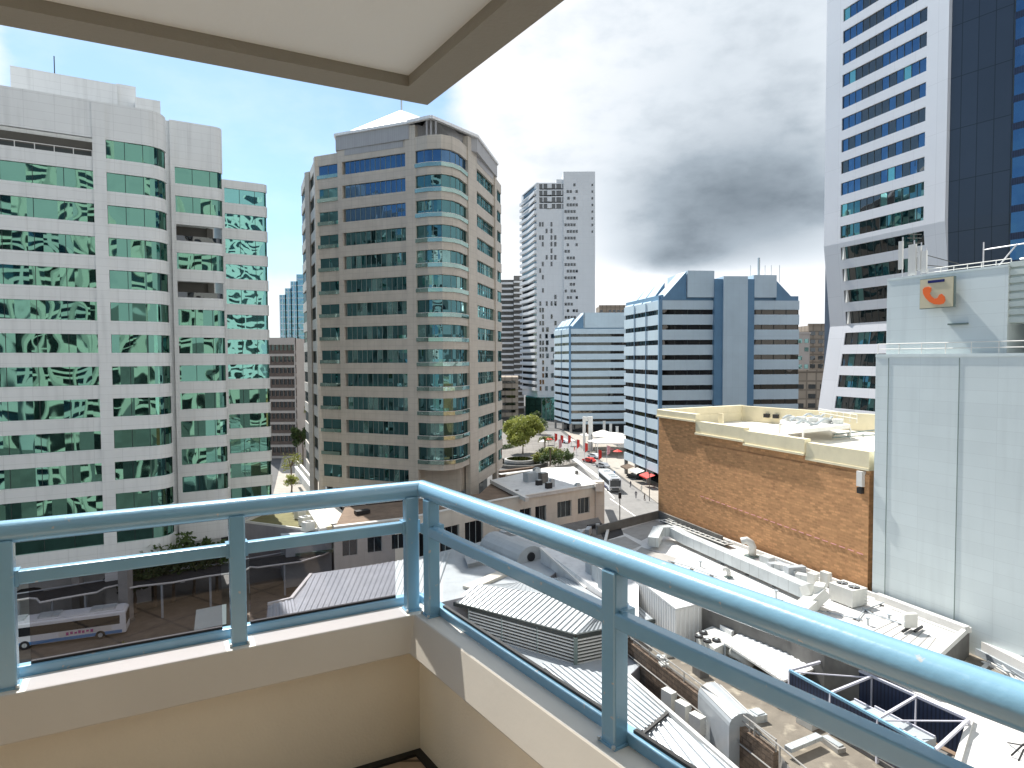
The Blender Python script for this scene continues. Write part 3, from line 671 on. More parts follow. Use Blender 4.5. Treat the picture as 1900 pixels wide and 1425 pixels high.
for dx in (-2, 1.5, 3, 5): c.tube([(p[0] + dx, p[1], 49), (p[0] + dx, p[1], p[2] + 1)], 0.07, 5)
c.build('roof_aerials', M['galv'], bb)
sb, ul2, ur2 = blue_building('smaller pale blue office building with sawtooth roof standing farther down the street', (23.6, 270.0), (18.6, 290.0), (47.5, 271.0), 40.9, n=11, ribs=2)
c = MB(); a = Vector((23.6, 270.0)) + ur2 * 5.8; c.prism([tuple(a), tuple(a + ur2 * 19), tuple(a + ur2 * 19 + Vector((0, 12))), tuple(a + Vector((0, 12)))], 43.4, 49.6); c.build('plant_room', M['lblue'], sb)

# ================================================================= WHITE RESIDENTIAL TOWER
wt = thing('apartment_tower', 'slender white apartment tower dotted with small dark windows, rising behind the blue buildings', 'apartment tower', (27, 333, 0))
YT = 333.0
xA, xB, xC = GY(997, YT)[0], GY(1046, YT)[0], GY(1104, YT)[0]; xL = GY(969, 362)[0]
zL = ZY(1000, 337, YT); zR = ZY(1075, 319, YT)
w = MB(); w.prism([(xA, YT), (xB, YT), (xB, 360), (xL, 362)], 11, zL - 13.5); w.prism([(xB, YT - .6), (xC, YT - .6), (xC, 358), (xB, 358)], 11, zR)
w.prism([(xA, YT), (xA + 1.2, YT), (xB, 358), (xL, 362)], zL - 13.5, zL - 0.5)
w.prism([(xB - 3.5, YT + .5), (xB, YT + .5), (xB, 358), (xB - 3.5, 358)], zL - 3, zR - 3.5)
w.build('wall', M['wtower'], wt)
c = MB()
for k in range(4):
    z = zL - 13.3 + k * 3.3; c.prism([(xA - .3, YT - .1), (xB, YT - .1), (xB, 355), (xL, 358)], z + 2.2, z + 2.75, 1); c.prism([(xA, YT + .4), (xB, YT + .4), (xB, 350), (xL + 1, 356)], z, z + 2.2, 0)
    for q_ in (0.0, 3.2, 6.4, 9.6, 12.6): c.bar((xA + q_, YT + .2, z), (xA + q_, YT + .2, z + 2.2), .5 if q_ != 6.4 else 2.2, m=1)
c.build('penthouse_glazing', [M['gl_dark'], M['wtower']], wt)
# zigzag balconies on the sunlit side
side = [(xL, 362), (xA, YT)]
for k in range(31):
    z = 14.5 + k * 3.3
    if z > zL - 3: break
    b_ = MB(); a, c0, e_ = v2(side[0]), v2(at(side, plen(side) * .45)), v2(side[1])
    nn = nrm(side, 0)
    poly = [tuple(a), tuple(a + nn * 1.2), tuple(c0 + nn * 0.3), tuple(e_ + nn * 1.3), tuple(e_)]
    b_.prism(poly, z, z + 1.5); band(b_, sub(side, 1.5, plen(side) - 1), z + 1.5, z + 2.9, 0.06, 0.2, m=1); b_.build('balcony', [M['wtower'], M['gl_dark']], wt)
rnd = random.Random(11); cand = []
fh = 3.3
for k in range(32):
    z = 14.6 + k * fh
    if z < zL - 17:
        for px in (1003, 1008, 1015, 1024, 1031):
            if rnd.random() < (0.42 if z > 40 else 0.5): cand.append((px, z, 0.9 if px != 1031 else 1.1, 2.2, 0))
    if z > 49 and z < zR - 6:
        o = 1050 if k % 2 else 1054
        for q_ in range(4):
            if rnd.random() < .78: cand.append((o + q_ * 5.4, z, 1.1, 1.35, .6))
        if z > 85 and rnd.random() < .8: cand.append((1099, z, 0.8, 1.1, .6))
    elif z <= 49:
        for px in (1014, 1027, 1041, 1056, 1068, 1082):
            if rnd.random() < 0.6: cand.append((px + (2 if k % 2 else 0), z, 1.3, 2.3, .6 if px > 1046 else 0))
rnd.shuffle(cand); cand.sort(key=lambda t: -t[2] * t[3])
st_ = MB()
for i, (px, z, w_, h_, dy) in enumerate(cand):
    x = GY(px, YT)[0]; c = MB() if i < 62 else st_
    c.box((x, YT - dy - .02, z + h_ / 2), (w_, 0.25, h_))
    if i < 62: c.build('window', M['gl_dark'], wt)
o = st_.build('small_windows', M['gl_dark'], wt); o['kind'] = 'stuff'
c = MB(); c.prism([(xL + 2, 352), (xA - 6, 338), (xA + 2, 328), (xC, 327), (xC, 350), (xA, 356)], 0, 11.2)
for k in range(14): x = xA + 2 + (xC - xA - 2) * k / 13; c.bar((x, 327.7, 0), (x, 327.7, 11), 0.3, m=1)
c.build('podium', [mirror_glass('dark_teal_podium_glass', (0.2, 0.45, 0.42), (0.01, 0.06, 0.06), refl=0.4), M['frame_g']], wt)

dk = thing('apartment_block', 'dark banded apartment block half hidden between the beige and the white tower', 'apartment block', (*GY(952, 372), 0))
x0, x1, x2 = GY(925, 372)[0], GY(954, 372)[0], GY(972, 372)[0]; zt = ZY(950, 514, 372)
c = MB(); c.prism([(x0, 372), (x1, 372), (x1, 390), (x0, 390)], 0, zt - 1.5); c.prism([(x1, 370), (x2, 370), (x2, 390), (x1, 390)], 0, zt + .5); c.build('wall', M['concd'], dk)
for k in range(26):
    z = 3 + 3.05 * k
    if z > zt - 2: break
    b_ = MB(); b_.box(((x0 + x1) / 2, 371.2, z), (x1 - x0 - .5, 1.6, 1.1)); b_.box(((x1 + x2) / 2, 369.2, z + .5), (x2 - x1, 1.6, 1.0)); b_.build('balcony', M['wtower'], dk)

def simple_block(label, px0, px1, pytop, Y, m, name='office_building', group=None, win=None, dep=20, fl=3.4, cat='office building', zt=None):
    xa, xb = GY(px0, Y)[0], GY(px1, Y)[0]; zt = zt or ZY((px0 + px1) / 2, pytop, Y)
    r = thing(name, label, cat, ((xa + xb) / 2, Y, 0), group)
    c = MB(); c.prism([(xa, Y), (xb, Y), (xb, Y + dep), (xa, Y + dep)], 0, zt); c.box(((xa + xb) / 2, Y + .1, zt + .4), (xb - xa + .6, .8, .8)); c.build('wall', m, r)
    if win:
        n = int((zt - 2) / fl); k = max(2, int((xb - xa) / 3.2)); rr = random.Random(px0)
        for i in range(max(0, n - 9), n):
            c = MB()
            for j in range(k):
                if rr.random() < 0.85: x = xa + (xb - xa) * (j + .5) / k; c.box((x, Y, 2 + i * fl + 1.4), ((xb - xa) / k * .6, .25, 1.6))
            if c.v: c.build('window', win, r)
    return r
simple_block('teal glazed office block in the gap left of the striped tower', 1478, 1502, 620, 262, M['browngrey'], win=M['gl_teal2'])
simple_block('brown stone office block with small windows in the gap left of the striped tower', 1500, 1545, 604, 275, M['tan'], win=M['gl_dark'])
simple_block('pale brown building top showing above the smaller blue building', 1112, 1160, 568, 520, M['tan'], win=M['gl_dark'])
simple_block('low pale far block behind the street trees, between the left towers', 543, 575, 662, 330, M['browngrey'], win=M['gl_dark'])
simple_block('low tan building with flat roof standing below the brown stone office block', 1474, 1540, 690, 235, M['tan'], win=M['gl_dark'])
# ================================================================= RIGHT TOWER (white frame, folded waist, charcoal flank)
rt = thing('high_rise_tower', 'high rise tower with white striped face folding inward at its waist and charcoal panel flank', 'tower', (57, 100, 0))
TA = Vector((52.7, 106.2)); TB = Vector((57.3, 92.2)); TD = (TB - TA).normalized()
W0 = TA - TD * 3.4; W1 = TB + TD * 3.2
def fold(z):
    if z > 49.2: return 0.0
    if z > 36.0: return -1.5 * (49.2 - z) / 13.2
    return -1.5 + 2.2 * (36.0 - z) / 13.4
face = [tuple(W0), tuple(W1)]; mid = [tuple(TA), tuple(TB)]
lp = [tuple(W0), tuple(TA)]; rp = [tuple(TB), tuple(W1)]
w = MB(); ZTOP = 101.0; FH = 3.4
cuts = [0.0, 22.6, 36.0, 49.2, ZTOP]
for a, b in zip(cuts[:-1], cuts[1:]):
    for pth in (lp, rp): band(w, pth, a, b, 0.0, 1.2, offz=fold)
rows = []
k = -11
while True:
    zb = 50.1 + FH * k; 
    if zb > ZTOP - 3: break
    if zb > 3: rows.append((zb - .18, zb + 1.76))
    k += 1
prev = 0.0
for zb, zt in rows:
    zs = [prev] + [c for c in cuts if prev < c < zb] + [zb]
    for a, b in zip(zs[:-1], zs[1:]): band(w, mid, a, b, 0.0, 1.0, offz=fold)
    prev = zt
band(w, mid, prev, ZTOP, 0, 1.0)
w.build('white_frame', M['wtower2'], rt)
rnd = random.Random(8); mL = plen(mid)
for i, (zb, zt) in enumerate(rows):
    hi = zb > 48
    def pk(j, n, hi=hi):
        if hi and j in (3, 4, 5): return 1
        r = rnd.random()
        return (2 if r < 0.18 else (1 if r > 0.82 else 0)) if hi else (1 if r < .6 else 0)
    window(rt, mid, zb, zt, [M['gl_blue'] if zb > 55 else M['gl_teal'], M['gl_dark'], M['gl_green2']], M['frame_d'], 1.25, 0.22, offz=fold, pick=pk, fw=0.07)
# flank
D0 = W1 + Vector((0.15, 0)); D1 = Vector(GY(1866, 83.2)); D2 = Vector((70.5, 70.5))
fl = [tuple(D0), tuple(D1)]; gl = [tuple(D1), tuple(D2)]
c = MB()
for a, b in zip(cuts[:-1], cuts[1:]): band(c, fl, a, b, -0.4, 1.0, offz=lambda z: 0.3 * fold(z))
c.build('charcoal_wall', M['charcoal'], rt)
c = MB(); prev = 0
for zb, zt in rows[::1]:
    band(c, gl, prev, zb - .1, -0.3, 0.5); prev = zt + 0.5
band(c, gl, prev, ZTOP, -.3, .5); c.build('spandrel', M['navy'], rt)
for zb, zt in rows: 
    if zb > 36: window(rt, gl, zb - .1, zt + .5, [M['gl_blue']], M['frame_d'], 2.8, 0.32, fw=0.08)
inn = 3.2
c = MB(); far = Vector((80, 112)); q = v2(TA) + Vector((4, 8))
c.prism([tuple(W0 + Vector((inn, 1.5))), tuple(W1 + Vector((inn * .8, 1.2))), tuple(D1 + Vector((1.6, 1.6))), tuple(D2 + Vector((1, 1.5))), (95, 90), (75, 120), (56, 118)], 0, ZTOP - 1); c.build('core', M['charcoal'], rt)
# dark posts seen in the folded zone
c = MB()
for zb, zt in rows:
    if 36 < zb < 49:
        p = TA + TD * 0.5 + Vector((TD.y, -TD.x)) * (fold(zb) - .15); c.bar((p.x, p.y, zb), (p.x, p.y, zt + .1), 0.5)
c.build('column', M['trim'], rt)

# ================================================================= SHEET CLAD BUILDING WITH THE SIGN
CD = Vector((0.411, -0.911)); CN = Vector((-0.911, -0.411))           # along the wall towards us; outward
CA = Vector((30.24, 54.66))
cb = thing('clad_building', 'pale green grey sheet clad building with cream square sign, at the right edge', 'building', (CA.x, CA.y, 0))
ZL = ZY(1640, 662, 54.4)
lowp = [tuple(CA), tuple(CA + CD * 27)]
c = MB(); c.prism([tuple(CA), tuple(CA + CD * 27), tuple(CA + CD * 27 - CN * 24), tuple(CA - CN * 24)], 0, ZL)
band(c, lowp, ZL - 0.02, ZL + 0.22, 0.05, 0.3)
c.build('wall', M['clad'], cb)
c = MB()
for s_ in (1.15, 6.75, 13.0, 19.5):
    p = CA + CD * s_ + CN * 0.002; c.bar((p.x, p.y, 9), (p.x, p.y, ZL - .1), 0.05)
c.build('downpipe', M['frame_g'], cb)
UA = CA + CD * 0.5 - CN * 0.55; zu0 = ZY(1644, 521, 54.6); sE = 9.1
c = MB(); uend = UA + CD * sE
c.prism([tuple(UA), tuple(uend), tuple(uend - CN * 18), tuple(UA - CN * 18)], ZL + .05, lambda x, y: zu0 + 0.01)
band(c, [tuple(UA), tuple(uend)], zu0 - .02, zu0 + .14, 0.04, .3)
c.build('upper_wall', M['clad'], cb)
c = MB(); ue = uend - CN * .25
c.prism([tuple(ue), tuple(ue + CD * 14), tuple(ue + CD * 14 - CN * 15), tuple(ue - CN * 15)], ZL + 2.3, zu0 + .1)
for k in range(8):
    band(c, [tuple(ue), tuple(ue + CD * 14)], ZL + 2.35 + k * .55, ZL + 2.72 + k * .55, 0.14, 0.16)
c.build('ribbed_upper_wall', M['cladr'], cb)
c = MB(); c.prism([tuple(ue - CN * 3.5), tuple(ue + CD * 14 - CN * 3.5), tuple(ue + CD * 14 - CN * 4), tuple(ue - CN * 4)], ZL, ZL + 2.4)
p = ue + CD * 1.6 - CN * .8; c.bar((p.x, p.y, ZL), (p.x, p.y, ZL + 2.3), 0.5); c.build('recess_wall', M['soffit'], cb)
def rail(root, pts, h, n, m, name='railing', r=0.035, mids=(0.5,)):
    c = MB()
    for i in range(n + 1):
        p = at([(q[0], q[1]) for q in pts], plen([(q[0], q[1]) for q in pts]) * i / n); z = pts[0][2]; c.tube([(p[0], p[1], z), (p[0], p[1], z + h)], r, 5)
    for f in (1.0,) + tuple(mids): c.tube([(q[0], q[1], q[2] + h * f) for q in pts], r, 5)
    return c.build(name, m, root)
a = CA + CD * .1 - CN * .1; b = CA + CD * 26 - CN * .1
rail(cb, [(a.x, a.y, ZL + .2), (b.x, b.y, ZL + .2)], 0.85, 14, M['paint'])
a = UA + CD * 3.2 - CN * .3; b = uend - CN * .3
rail(cb, [(a.x, a.y, zu0), (b.x, b.y, zu0)], 0.55, 6, M['paint'])
c = MB(); z = zu0 + .1
for s_ in (7.2, 9.9, 12.6):
    p = UA + CD * s_ - CN * .4; c.tube([(p.x, p.y, z), (p.x, p.y, z + 1.9)], .05, 5)
    q = p - CN * 0.0 + CD * 1.3; c.tube([(p.x + CD.x * 1.0, p.y + CD.y * 1.0, z), (q.x + CD.x * .9, q.y + CD.y * .9, z + 1.45)], .05, 5)
p = UA + CD * 7.2 - CN * .4; q = UA + CD * 16 - CN * .4; c.tube([(p.x, p.y, z + 1.35), (q.x, q.y, z + 1.45)], .05, 5)
p = UA + CD * 9.0 - CN * 1.5; q = UA + CD * 16 - CN * 1.2; c.tube([(p.x, p.y, z + .5), (q.x, q.y, z + .5)], .07, 5)
c.build('gantry_frame', M['steel'], cb)
# sign box
SP = CA + CD * 5.05 - CN * .5; sw, sh = 2.5, 2.2; szc = ZY(1737, 544, 50.2)
sg = thing('wall_sign', 'square cream sign box with orange telephone handset and navy bar', 'sign', (SP.x, SP.y, szc - sh / 2))
c = MB(); n0 = SP + CN * .45
P = [tuple(SP + CN * o + CD * s_) for o, s_ in ((.45, -sw / 2), (.45, sw / 2), (.72, sw / 2), (.72, -sw / 2))]
c.prism(P, szc - sh / 2, szc + sh / 2); c.build('sign_box', M['signcream'], sg)
c = MB(); P = [tuple(SP + CN * o + CD * s_) for o, s_ in ((.45, -sw / 2 - .04), (.45, sw / 2 + .04), (.70, sw / 2 + .04), (.70, -sw / 2 - .04))]
P = [tuple(SP + CN * o + CD * s_) for o, s_ in ((.44, -sw / 2 - .05), (.44, sw / 2 + .05), (.66, sw / 2 + .05), (.66, -sw / 2 - .05))]; c.prism(P, szc - sh / 2 - .05, szc + sh / 2 + .05)
c.build('sign_frame', M['frame_g'], sg); c = MB()
for s_ in (0,):
    for dz in (0,): p = SP + CD * s_; q = p + CN * .46; c.bar((p.x, p.y, szc + dz), (q.x, q.y, szc + dz), 1.2, 1.2)
c.build('sign_bracket', M['frame_g'], sg)
def onsign(u, v, o): p = SP + CD * u + CN * o; return (p.x, p.y, szc + v)
c = MB()
def slab(pts, o0=.721, o1=.76):
    c.face([onsign(u, v, o1) for u, v in pts]); n = len(pts)
    for i in range(n):
        a, b = pts[i], pts[(i + 1) % n]; c.face([onsign(*a, o0), onsign(*b, o0), onsign(*b, o1), onsign(*a, o1)])
# handset: a thick arc with two bulbs, mouth-piece lower right, ear-piece upper left
pts = []; 
import math as _m
outer = [(-1.02, .36), (-.98, .02), (-.80, -.30), (-.50, -.62), (-.12, -.84), (.28, -.90), (.60, -.84)]
inner = [(.72, -.62), (.66, -.34), (.46, -.12), (.26, -.16), (.14, -.40), (-.10, -.44), (-.34, -.22), (-.48, .02), (-.36, .18), (-.36, .44), (-.58, .52), (-.86, .50)]
slab([(x, y) for x, y in outer + inner][::-1]); c.build('handset_symbol', M['orange'], sg)
c = MB(); slab([(-.62, .78), (.62, .78), (.62, .98), (-.62, .98)][::1]); c.build('sign_bar', M['navysign'], sg)
# roof antennas
def antenna(px, py0, py1, w_, label, grp='phone antennas on the clad building roof'):
    p0 = UA + CD * 0 ; s_ = ((px - 1644) / 22.5); q = UA + CD * s_ - CN * .5
    t = thing('panel_antenna', label, 'antenna', (q.x, q.y, zu0), grp)
    Y = q.y; zt = ZY(px, py0, Y); zb = max(zu0 + .1, ZY(px, py1, Y))
    c = MB(); c.tube([(q.x, q.y, zu0), (q.x, q.y, zt + .35)], .05, 6); c.build('pole', M['steel'], t)
    c = MB(); c.box((q.x + CN.x * .2, q.y + CN.y * .2, (zt + zb) / 2), (w_, .16, zt - zb), math.atan2(CD.y, CD.x)); c.build('antenna_panel', M['trim'], t)
    c = MB(); c.box((q.x + CN.x * .1, q.y + CN.y * .1, zb + .3), (.2, .2, .12)); c.box((q.x + CN.x * .1, q.y + CN.y * .1, zt - .3), (.2, .2, .12)); c.build('bracket', M['galv'], t)
antenna(1665, 448, 500, .34, 'narrow white panel antenna at the left roof corner of the clad building')
antenna(1687, 454, 511, .62, 'wide white panel antenna, second from the left on the clad building roof')
antenna(1700, 458, 502, .26, 'thin white antenna just right of the wide panel antenna')
antenna(1709, 466, 506, .40, 'short antenna, rightmost of the roof cluster on the clad building')
t = thing('antenna_mast', 'thin mast with short cross arms behind the panel antennas', 'antenna', (UA.x + CD.x * 1.6, UA.y + CD.y * 1.6, zu0))
c = MB(); q = UA + CD * 1.5 - CN * 1; c.tube([(q.x, q.y, zu0), (q.x, q.y, zu0 + 3.7)], .05, 6)
for dz in (2.9, 3.3, 3.6): c.bar((q.x - .5, q.y, zu0 + dz), (q.x + .7, q.y + .1, zu0 + dz), .05)
c.bar((q.x + .2, q.y, zu0 + 1.2), (q.x + 2.4, q.y - 2.4, zu0 + .5), .06); c.bar((q.x, q.y, zu0 + 2.2), (q.x + 2.2, q.y - 2.2, zu0 + .9), .06)
c.build('mast', M['concd'], t)

# ================================================================= BRICK BUILDING
bd = Vector((0.372, -0.928)); bn = Vector((-0.928, -0.372)); BA = Vector((18.7, 83.7))
br = thing('brick_building', 'orange brown brick building with stepped cream yellow parapet and pale flat roof', 'building', (BA.x, BA.y, 0))
steps = [(0, 7.83, 23.45), (7.83, 15.86, 22.05), (15.86, 24.0, 21.75), (24.0, 30.8, 21.35)]
far = Vector((31.7, 90.5)); nearfar = Vector((50.2, 64.0)); BE = BA + bd * 30.8
c = MB()
for s0, s1, z in steps: band(c, [tuple(BA + bd * s0), tuple(BA + bd * s1)], 0, z, 0, .5)
band(c, [tuple(BA + bd * 7.83), tuple(BA + bd * 30.8)], 0, 21.0, 0.10, .2)
band(c, [tuple(far), tuple(BA)], 0, 23.45, 0, .5)
c.prism([tuple(BA + bd * .45 - bn * .45), tuple(BE - bn * .5), tuple(nearfar), tuple(far - bd * -.5)], 0, 21.0)
c.build('brick_wall', M['brick'], br)
c = MB(); ZP = 24.35
ptop = [(0, 7.83, 23.45, 24.4), (7.83, 15.86, 22.05, 23.6), (15.86, 24.0, 21.75, 23.3), (24.0, 30.8, 21.35, 23.0)]
for s0, s1, z0, z1 in ptop:
    band(c, [tuple(BA + bd * s0), tuple(BA + bd * s1)], z0 + .01, z1, 0.28 if s0 < 20 else .14, .75)
    band(c, [tuple(BA + bd * s0), tuple(BA + bd * s1)], z0 + .01, z0 + .22, 0.42 if s0 < 20 else .2, .3)
band(c, [tuple(far), tuple(BA)], 23.47, 24.42, 0.28, .75)
band(c, [tuple(BA + bd * 7.8 - bn * 3.0 ), tuple(BA + bd * 8.3 - bn * 3.2)], 22, 24.4, 0, .3)
pb2 = [tuple(nearfar), tuple(far)]; band(c, pb2, 21, 24.35, 0, .6)
for s0, s1, z0, z1 in ptop: band(c, [tuple(BA + bd * (s0 + (.5 if s0 == 0 else 0))), tuple(BA + bd * s1)], 22.28, z0 + .02, -.501, .06) if z0 > 22.3 else None
band(c, [tuple(far), tuple(BA + (far - BA).normalized() * .5)], 22.28, 23.5, -.501, .06)
c.build('parapet', M['yellow'], br)
c = MB(); c.prism([tuple(BA + bd * .4 - bn * .46), tuple(BE - bn * .47), tuple(nearfar + Vector((-.6, -.6))), tuple(far + Vector((-.3, -.7)))], 21.05, 22.3); c.build('roof', M['yellowroof'], br)
c = MB()
for s_ in (0.30, 0.42):
    p = far + (nearfar - far) * (s_ * .35 + .02) + Vector((-.5, -.8)); c.box((p.x, p.y, 23.3), (.7, .4, .5), -.9)
c.build('vent', M['black'], br)
c = MB(); a = BA + bd * 8.0; b = BA + bd * 30.3
for i in range(24):
    p = BA + bd * (8.6 + i * .92) + bn * .14; c.bar((p.x, p.y, 14.95 - .035 * i), (p.x + bd.x * .6, p.y + bd.y * .6, 14.94 - .035 * i), .05)
c.build('wall_cable', M['pinkf'], br)
c = MB(); p = BE + bn * .15 - bd * .7; c.box((p.x, p.y, 20.6), (.5, .6, 1.3), .3); c.box((p.x, p.y, 19.6), (.5, .5, .5), .3, m=1); c.build('rainwater_head', [M['trim'], M['blacksteel']], br)
# plant on the brick building roof
pr = G(1505, 805, 22.4)
pl = thing('cooling_platform', 'raised white platform with curved pipes on the pale roof of the brick building', 'roof plant', (*pr, 22.3))
q = [G(1447, 783, 23.6), G(1490, 801, 23.6), G(1578, 792, 23.6), G(1520, 776, 23.6)]
c = MB(); c.prism(q, 23.45, 23.85); c.build('deck', M['trim'], pl)
for p in q:
    c = MB(); p = v2(p) * .999; c.bar((p.x, p.y, 22.3), (p.x, p.y, 23.45), .14); c.build('leg', M['trim'], pl)
for k in range(3):
    c = MB(); a = v2(q[0]) + (v2(q[1]) - v2(q[0])) * (.15 + .3 * k); b = v2(q[3]) + (v2(q[2]) - v2(q[3])) * (.15 + .3 * k)
    pts = [(a.x + (b.x - a.x) * t / 12, a.y + (b.y - a.y) * t / 12, 24.15 + .28 * math.sin(t * 1.05)) for t in range(13)]
    c.tube(pts, .13, 8); c.build('pipe', M['galv'], pl)
for k in range(5):
    c = MB(); a = v2(q[0]) + (v2(q[2]) - v2(q[0])) * (.15 + .17 * k); c.tube([(a.x, a.y, 23.85), (a.x, a.y, 24.35)], .55, 12); c.build('drum', M['acwhite'], pl)
rail(pl, [(*q[3], 23.85), (*G(1590, 786, 23.8), 23.85)], 0.9, 6, M['paint'], mids=(.5,))
a = G(1435, 783, 22.4); b = G(1585, 778, 22.4)
rl = thing('roof_railing', 'thin white guard rail at the back of the brick building roof', 'railing', (*a, 22.3))
rail(rl, [(*a, 22.3), (*b, 22.3)], 1.3, 12, M['paint'], name='rail_posts')
t = thing('roof_pipes', 'green grey pipe run on low stands across the pale roof', 'pipes', (*G(1560, 806, 22.4), 22.3))
c = MB(); c.tube([G3(1548, 806, 22.8), G3(1632, 797, 22.8)], .08, 6); c.tube([G3(1545, 812, 22.6), G3(1632, 806, 22.6)], .06, 6); c.build('pipe', M['frame_g'], t)
for px in (1548, 1575, 1600, 1625):
    c = MB(); p = G(px, 808, 22.5); c.box((p[0], p[1], 22.5), (.2, .4, .45)); c.build('stand', M['trim'], t)
# ================================================================= LOW ROOFS BETWEEN THE TOWERS
def block(name, label, cat, pix, zt, z0, m, mroof=None, kind=None, group=None, par=None, extra=None):
    """building mass whose roof outline is given on the plane z = zt"""
    P = [G(px, py, zt) for px, py in pix] + (extra or [])
    cx = sum(p[0] for p in P) / len(P); cy = sum(p[1] for p in P) / len(P)
    r = thing(name, label, cat, (cx, cy, z0), group)
    c = MB(); c.prism(P, z0, zt); c.build('wall', m, r)
    c = MB(); c.prism([(cx + (p[0] - cx) * .995, cy + (p[1] - cy) * .995) for p in P], zt + .003, zt + .03); c.build('roof', mroof or m, r)
    if par:
        a = sum(P[i][0] * P[(i + 1) % len(P)][1] - P[(i + 1) % len(P)][0] * P[i][1] for i in range(len(P)))
        Q = P if a > 0 else P[::-1]
        c = MB()
        for i in range(len(Q)):
            p, q = Q[i], Q[(i + 1) % len(Q)]
            d = (v2(q) - v2(p)).normalized(); nn = Vector((d.y, -d.x)); p = v2(p) - nn * .15; q = v2(q) - nn * .15
            c.bar((p.x - d.x * .15, p.y - d.y * .15, zt + par[0] / 2), (q.x + d.x * .15, q.y + d.y * .15, zt + par[0] / 2), par[1], par[0] + (.002 * i))
        c.build('parapet', par[2], r)
    return r, P
def corrugated(mb, a, b, c, d, pitch=0.25, amp=0.04, m=0, wave=True):
    """ribbed sheet over the quad a-b-c-d, ribs run from edge ab to edge dc"""
    a, b, c, d = map(Vector, (a, b, c, d)); n = max(4, int(((b - a).length + (c - d).length) / 2 / pitch)); nn = (b - a).cross(d - a).normalized()
    if nn.z < 0: nn = -nn
    base = len(mb.v); ks = []
    for i in range(n):
        for f, h in ((0, 0), (.35, 0), (.5, 1), (.85, 1)): ks.append(((i + f) / n, h))
    ks.append((1.0, 0))
    for t, h in ks:
        p = a + (b - a) * t + nn * amp * h; q = d + (c - d) * t + nn * amp * h; mb.v += [tuple(p), tuple(q)]
    for i in range(len(ks) - 1): mb.f.append((base + 2 * i, base + 2 * i + 2, base + 2 * i + 3, base + 2 * i + 1)); mb.m.append(m)
    return mb
def rbox(c, p, w, d, h, rz, m=0): c.box((p[0], p[1], p[2] + h / 2), (w, d, h), rz, m=m)

# the big white commercial roof
WZ = 11.0
bw, BWP = block('commercial_building', 'long commercial building with white sheeted roof and ducts at the foot of the brick wall', 'commercial building',
    [(1128, 977), (1221, 957), (1621, 1107), (1799, 1172), (1735, 1232), (1530, 1196), (1460, 1160), (1330, 1112), (1240, 1080), (1180, 1050), (1120, 1010)], WZ, 0, M['concd'], M['wroof'], par=(0.35, 0.3, M['trim']))
rz_ = math.atan2(CD.y, CD.x)
def on(px, py, z=WZ + .03): return G3(px, py, z)
# plant well at the far left end; a near-black slab paints its shade
t = thing('sunken_plant_well', 'dark sunken well at the far left end of the white roof', 'roof well', on(1165, 985))
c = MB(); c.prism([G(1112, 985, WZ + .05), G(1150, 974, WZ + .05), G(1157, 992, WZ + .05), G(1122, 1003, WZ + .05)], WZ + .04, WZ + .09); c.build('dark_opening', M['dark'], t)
c = MB(); 
for a, b in (((1108, 984), (1222, 955)), ((1222, 955), (1340, 1003))): c.bar(G3(*a, WZ + .5), G3(*b, WZ + .5), .25, 1.0)
c.build('kerb', M['concd'], t)
# long galvanised duct with its bends
du = thing('roof_duct', 'long galvanised duct running the length of the white roof, bending down at its left end', 'duct', on(1380, 1050))
c = MB(); pts = [G3(1212, 1006, WZ + .9), G3(1222, 985, WZ + 1.2), G3(1245, 984, WZ + 1.1), G3(1275, 1000, WZ + .9), G3(1500, 1098, WZ + .9)]
for i in range(len(pts) - 1): c.bar(pts[i], pts[i + 1], 1.1, 1.0 + .004 * i)
c.build('duct', M['galv'], du)
c = MB(); pts = [G3(1497, 1097, WZ + 1.1), G3(1512, 1092, WZ + 1.6), G3(1530, 1095, WZ + 1.6), G3(1505, 1118, WZ + .6), G3(1485, 1135, WZ + .5)]
for i in range(len(pts) - 1): c.bar(pts[i], pts[i + 1], 1.2, .8 + .004 * i)
c.build('curved_end', M['acwhite'], du)
for k in range(7):
    c = MB(); a = Vector(G3(1285, 1006, WZ + .03)).lerp(Vector(G3(1490, 1096, WZ + .03)), k / 6); c.box((a.x, a.y, WZ + .2), (.12, 1.2, .4), rz_ ); c.build('support', M['galv'], du)
t = thing('walkway_rack', 'narrow dark grating rack with white rails beside the foot of the brick wall', 'cable rack', on(1280, 985))
c = MB(); a, b = G3(1232, 966, WZ + .4), G3(1352, 1011, WZ + .4); c.bar(a, b, 1.2, .1); c.build('grating', M['frame_d'], t)
for k, off_ in enumerate((-.65, 0, .65)):
    c = MB(); c.bar((a[0] + off_ * .93, a[1] + off_ * .37, a[2] + .15), (b[0] + off_ * .93, b[1] + off_ * .37, b[2] + .15), .1); c.build('rail', M['paint'], t)
c = MB()
for k in range(14): p = Vector(a).lerp(Vector(b), k / 13); c.bar((p.x - .6, p.y - .24, p.z + .1), (p.x + .6, p.y + .24, p.z + .1), .08)
c.build('cross_bars', M['paint'], t)
def cowl(px, py, label, s=1.0):
    p = on(px, py); t = thing('vent_cowl', label, 'vent', p)
    c = MB(); rbox(c, (p[0], p[1], p[2]), 1.1 * s, 1.1 * s, .15, rz_); c.build('base_plate', M['frame_g'], t)
    c = MB(); c.tube([(p[0], p[1], p[2] + .15), (p[0], p[1], p[2] + 1.0 * s), (p[0] - .12 * s, p[1] + .1 * s, p[2] + 1.35 * s), (p[0] - .5 * s, p[1] + .25 * s, p[2] + 1.6 * s), (p[0] - 1.0 * s, p[1] + .4 * s, p[2] + 1.45 * s)], .38 * s, 12)
    c.build('hood', M['acwhite'], t, smooth=True); return t
cowl(1396, 1033, 'white bent vent cowl on the white roof by the brick wall', 1.0)
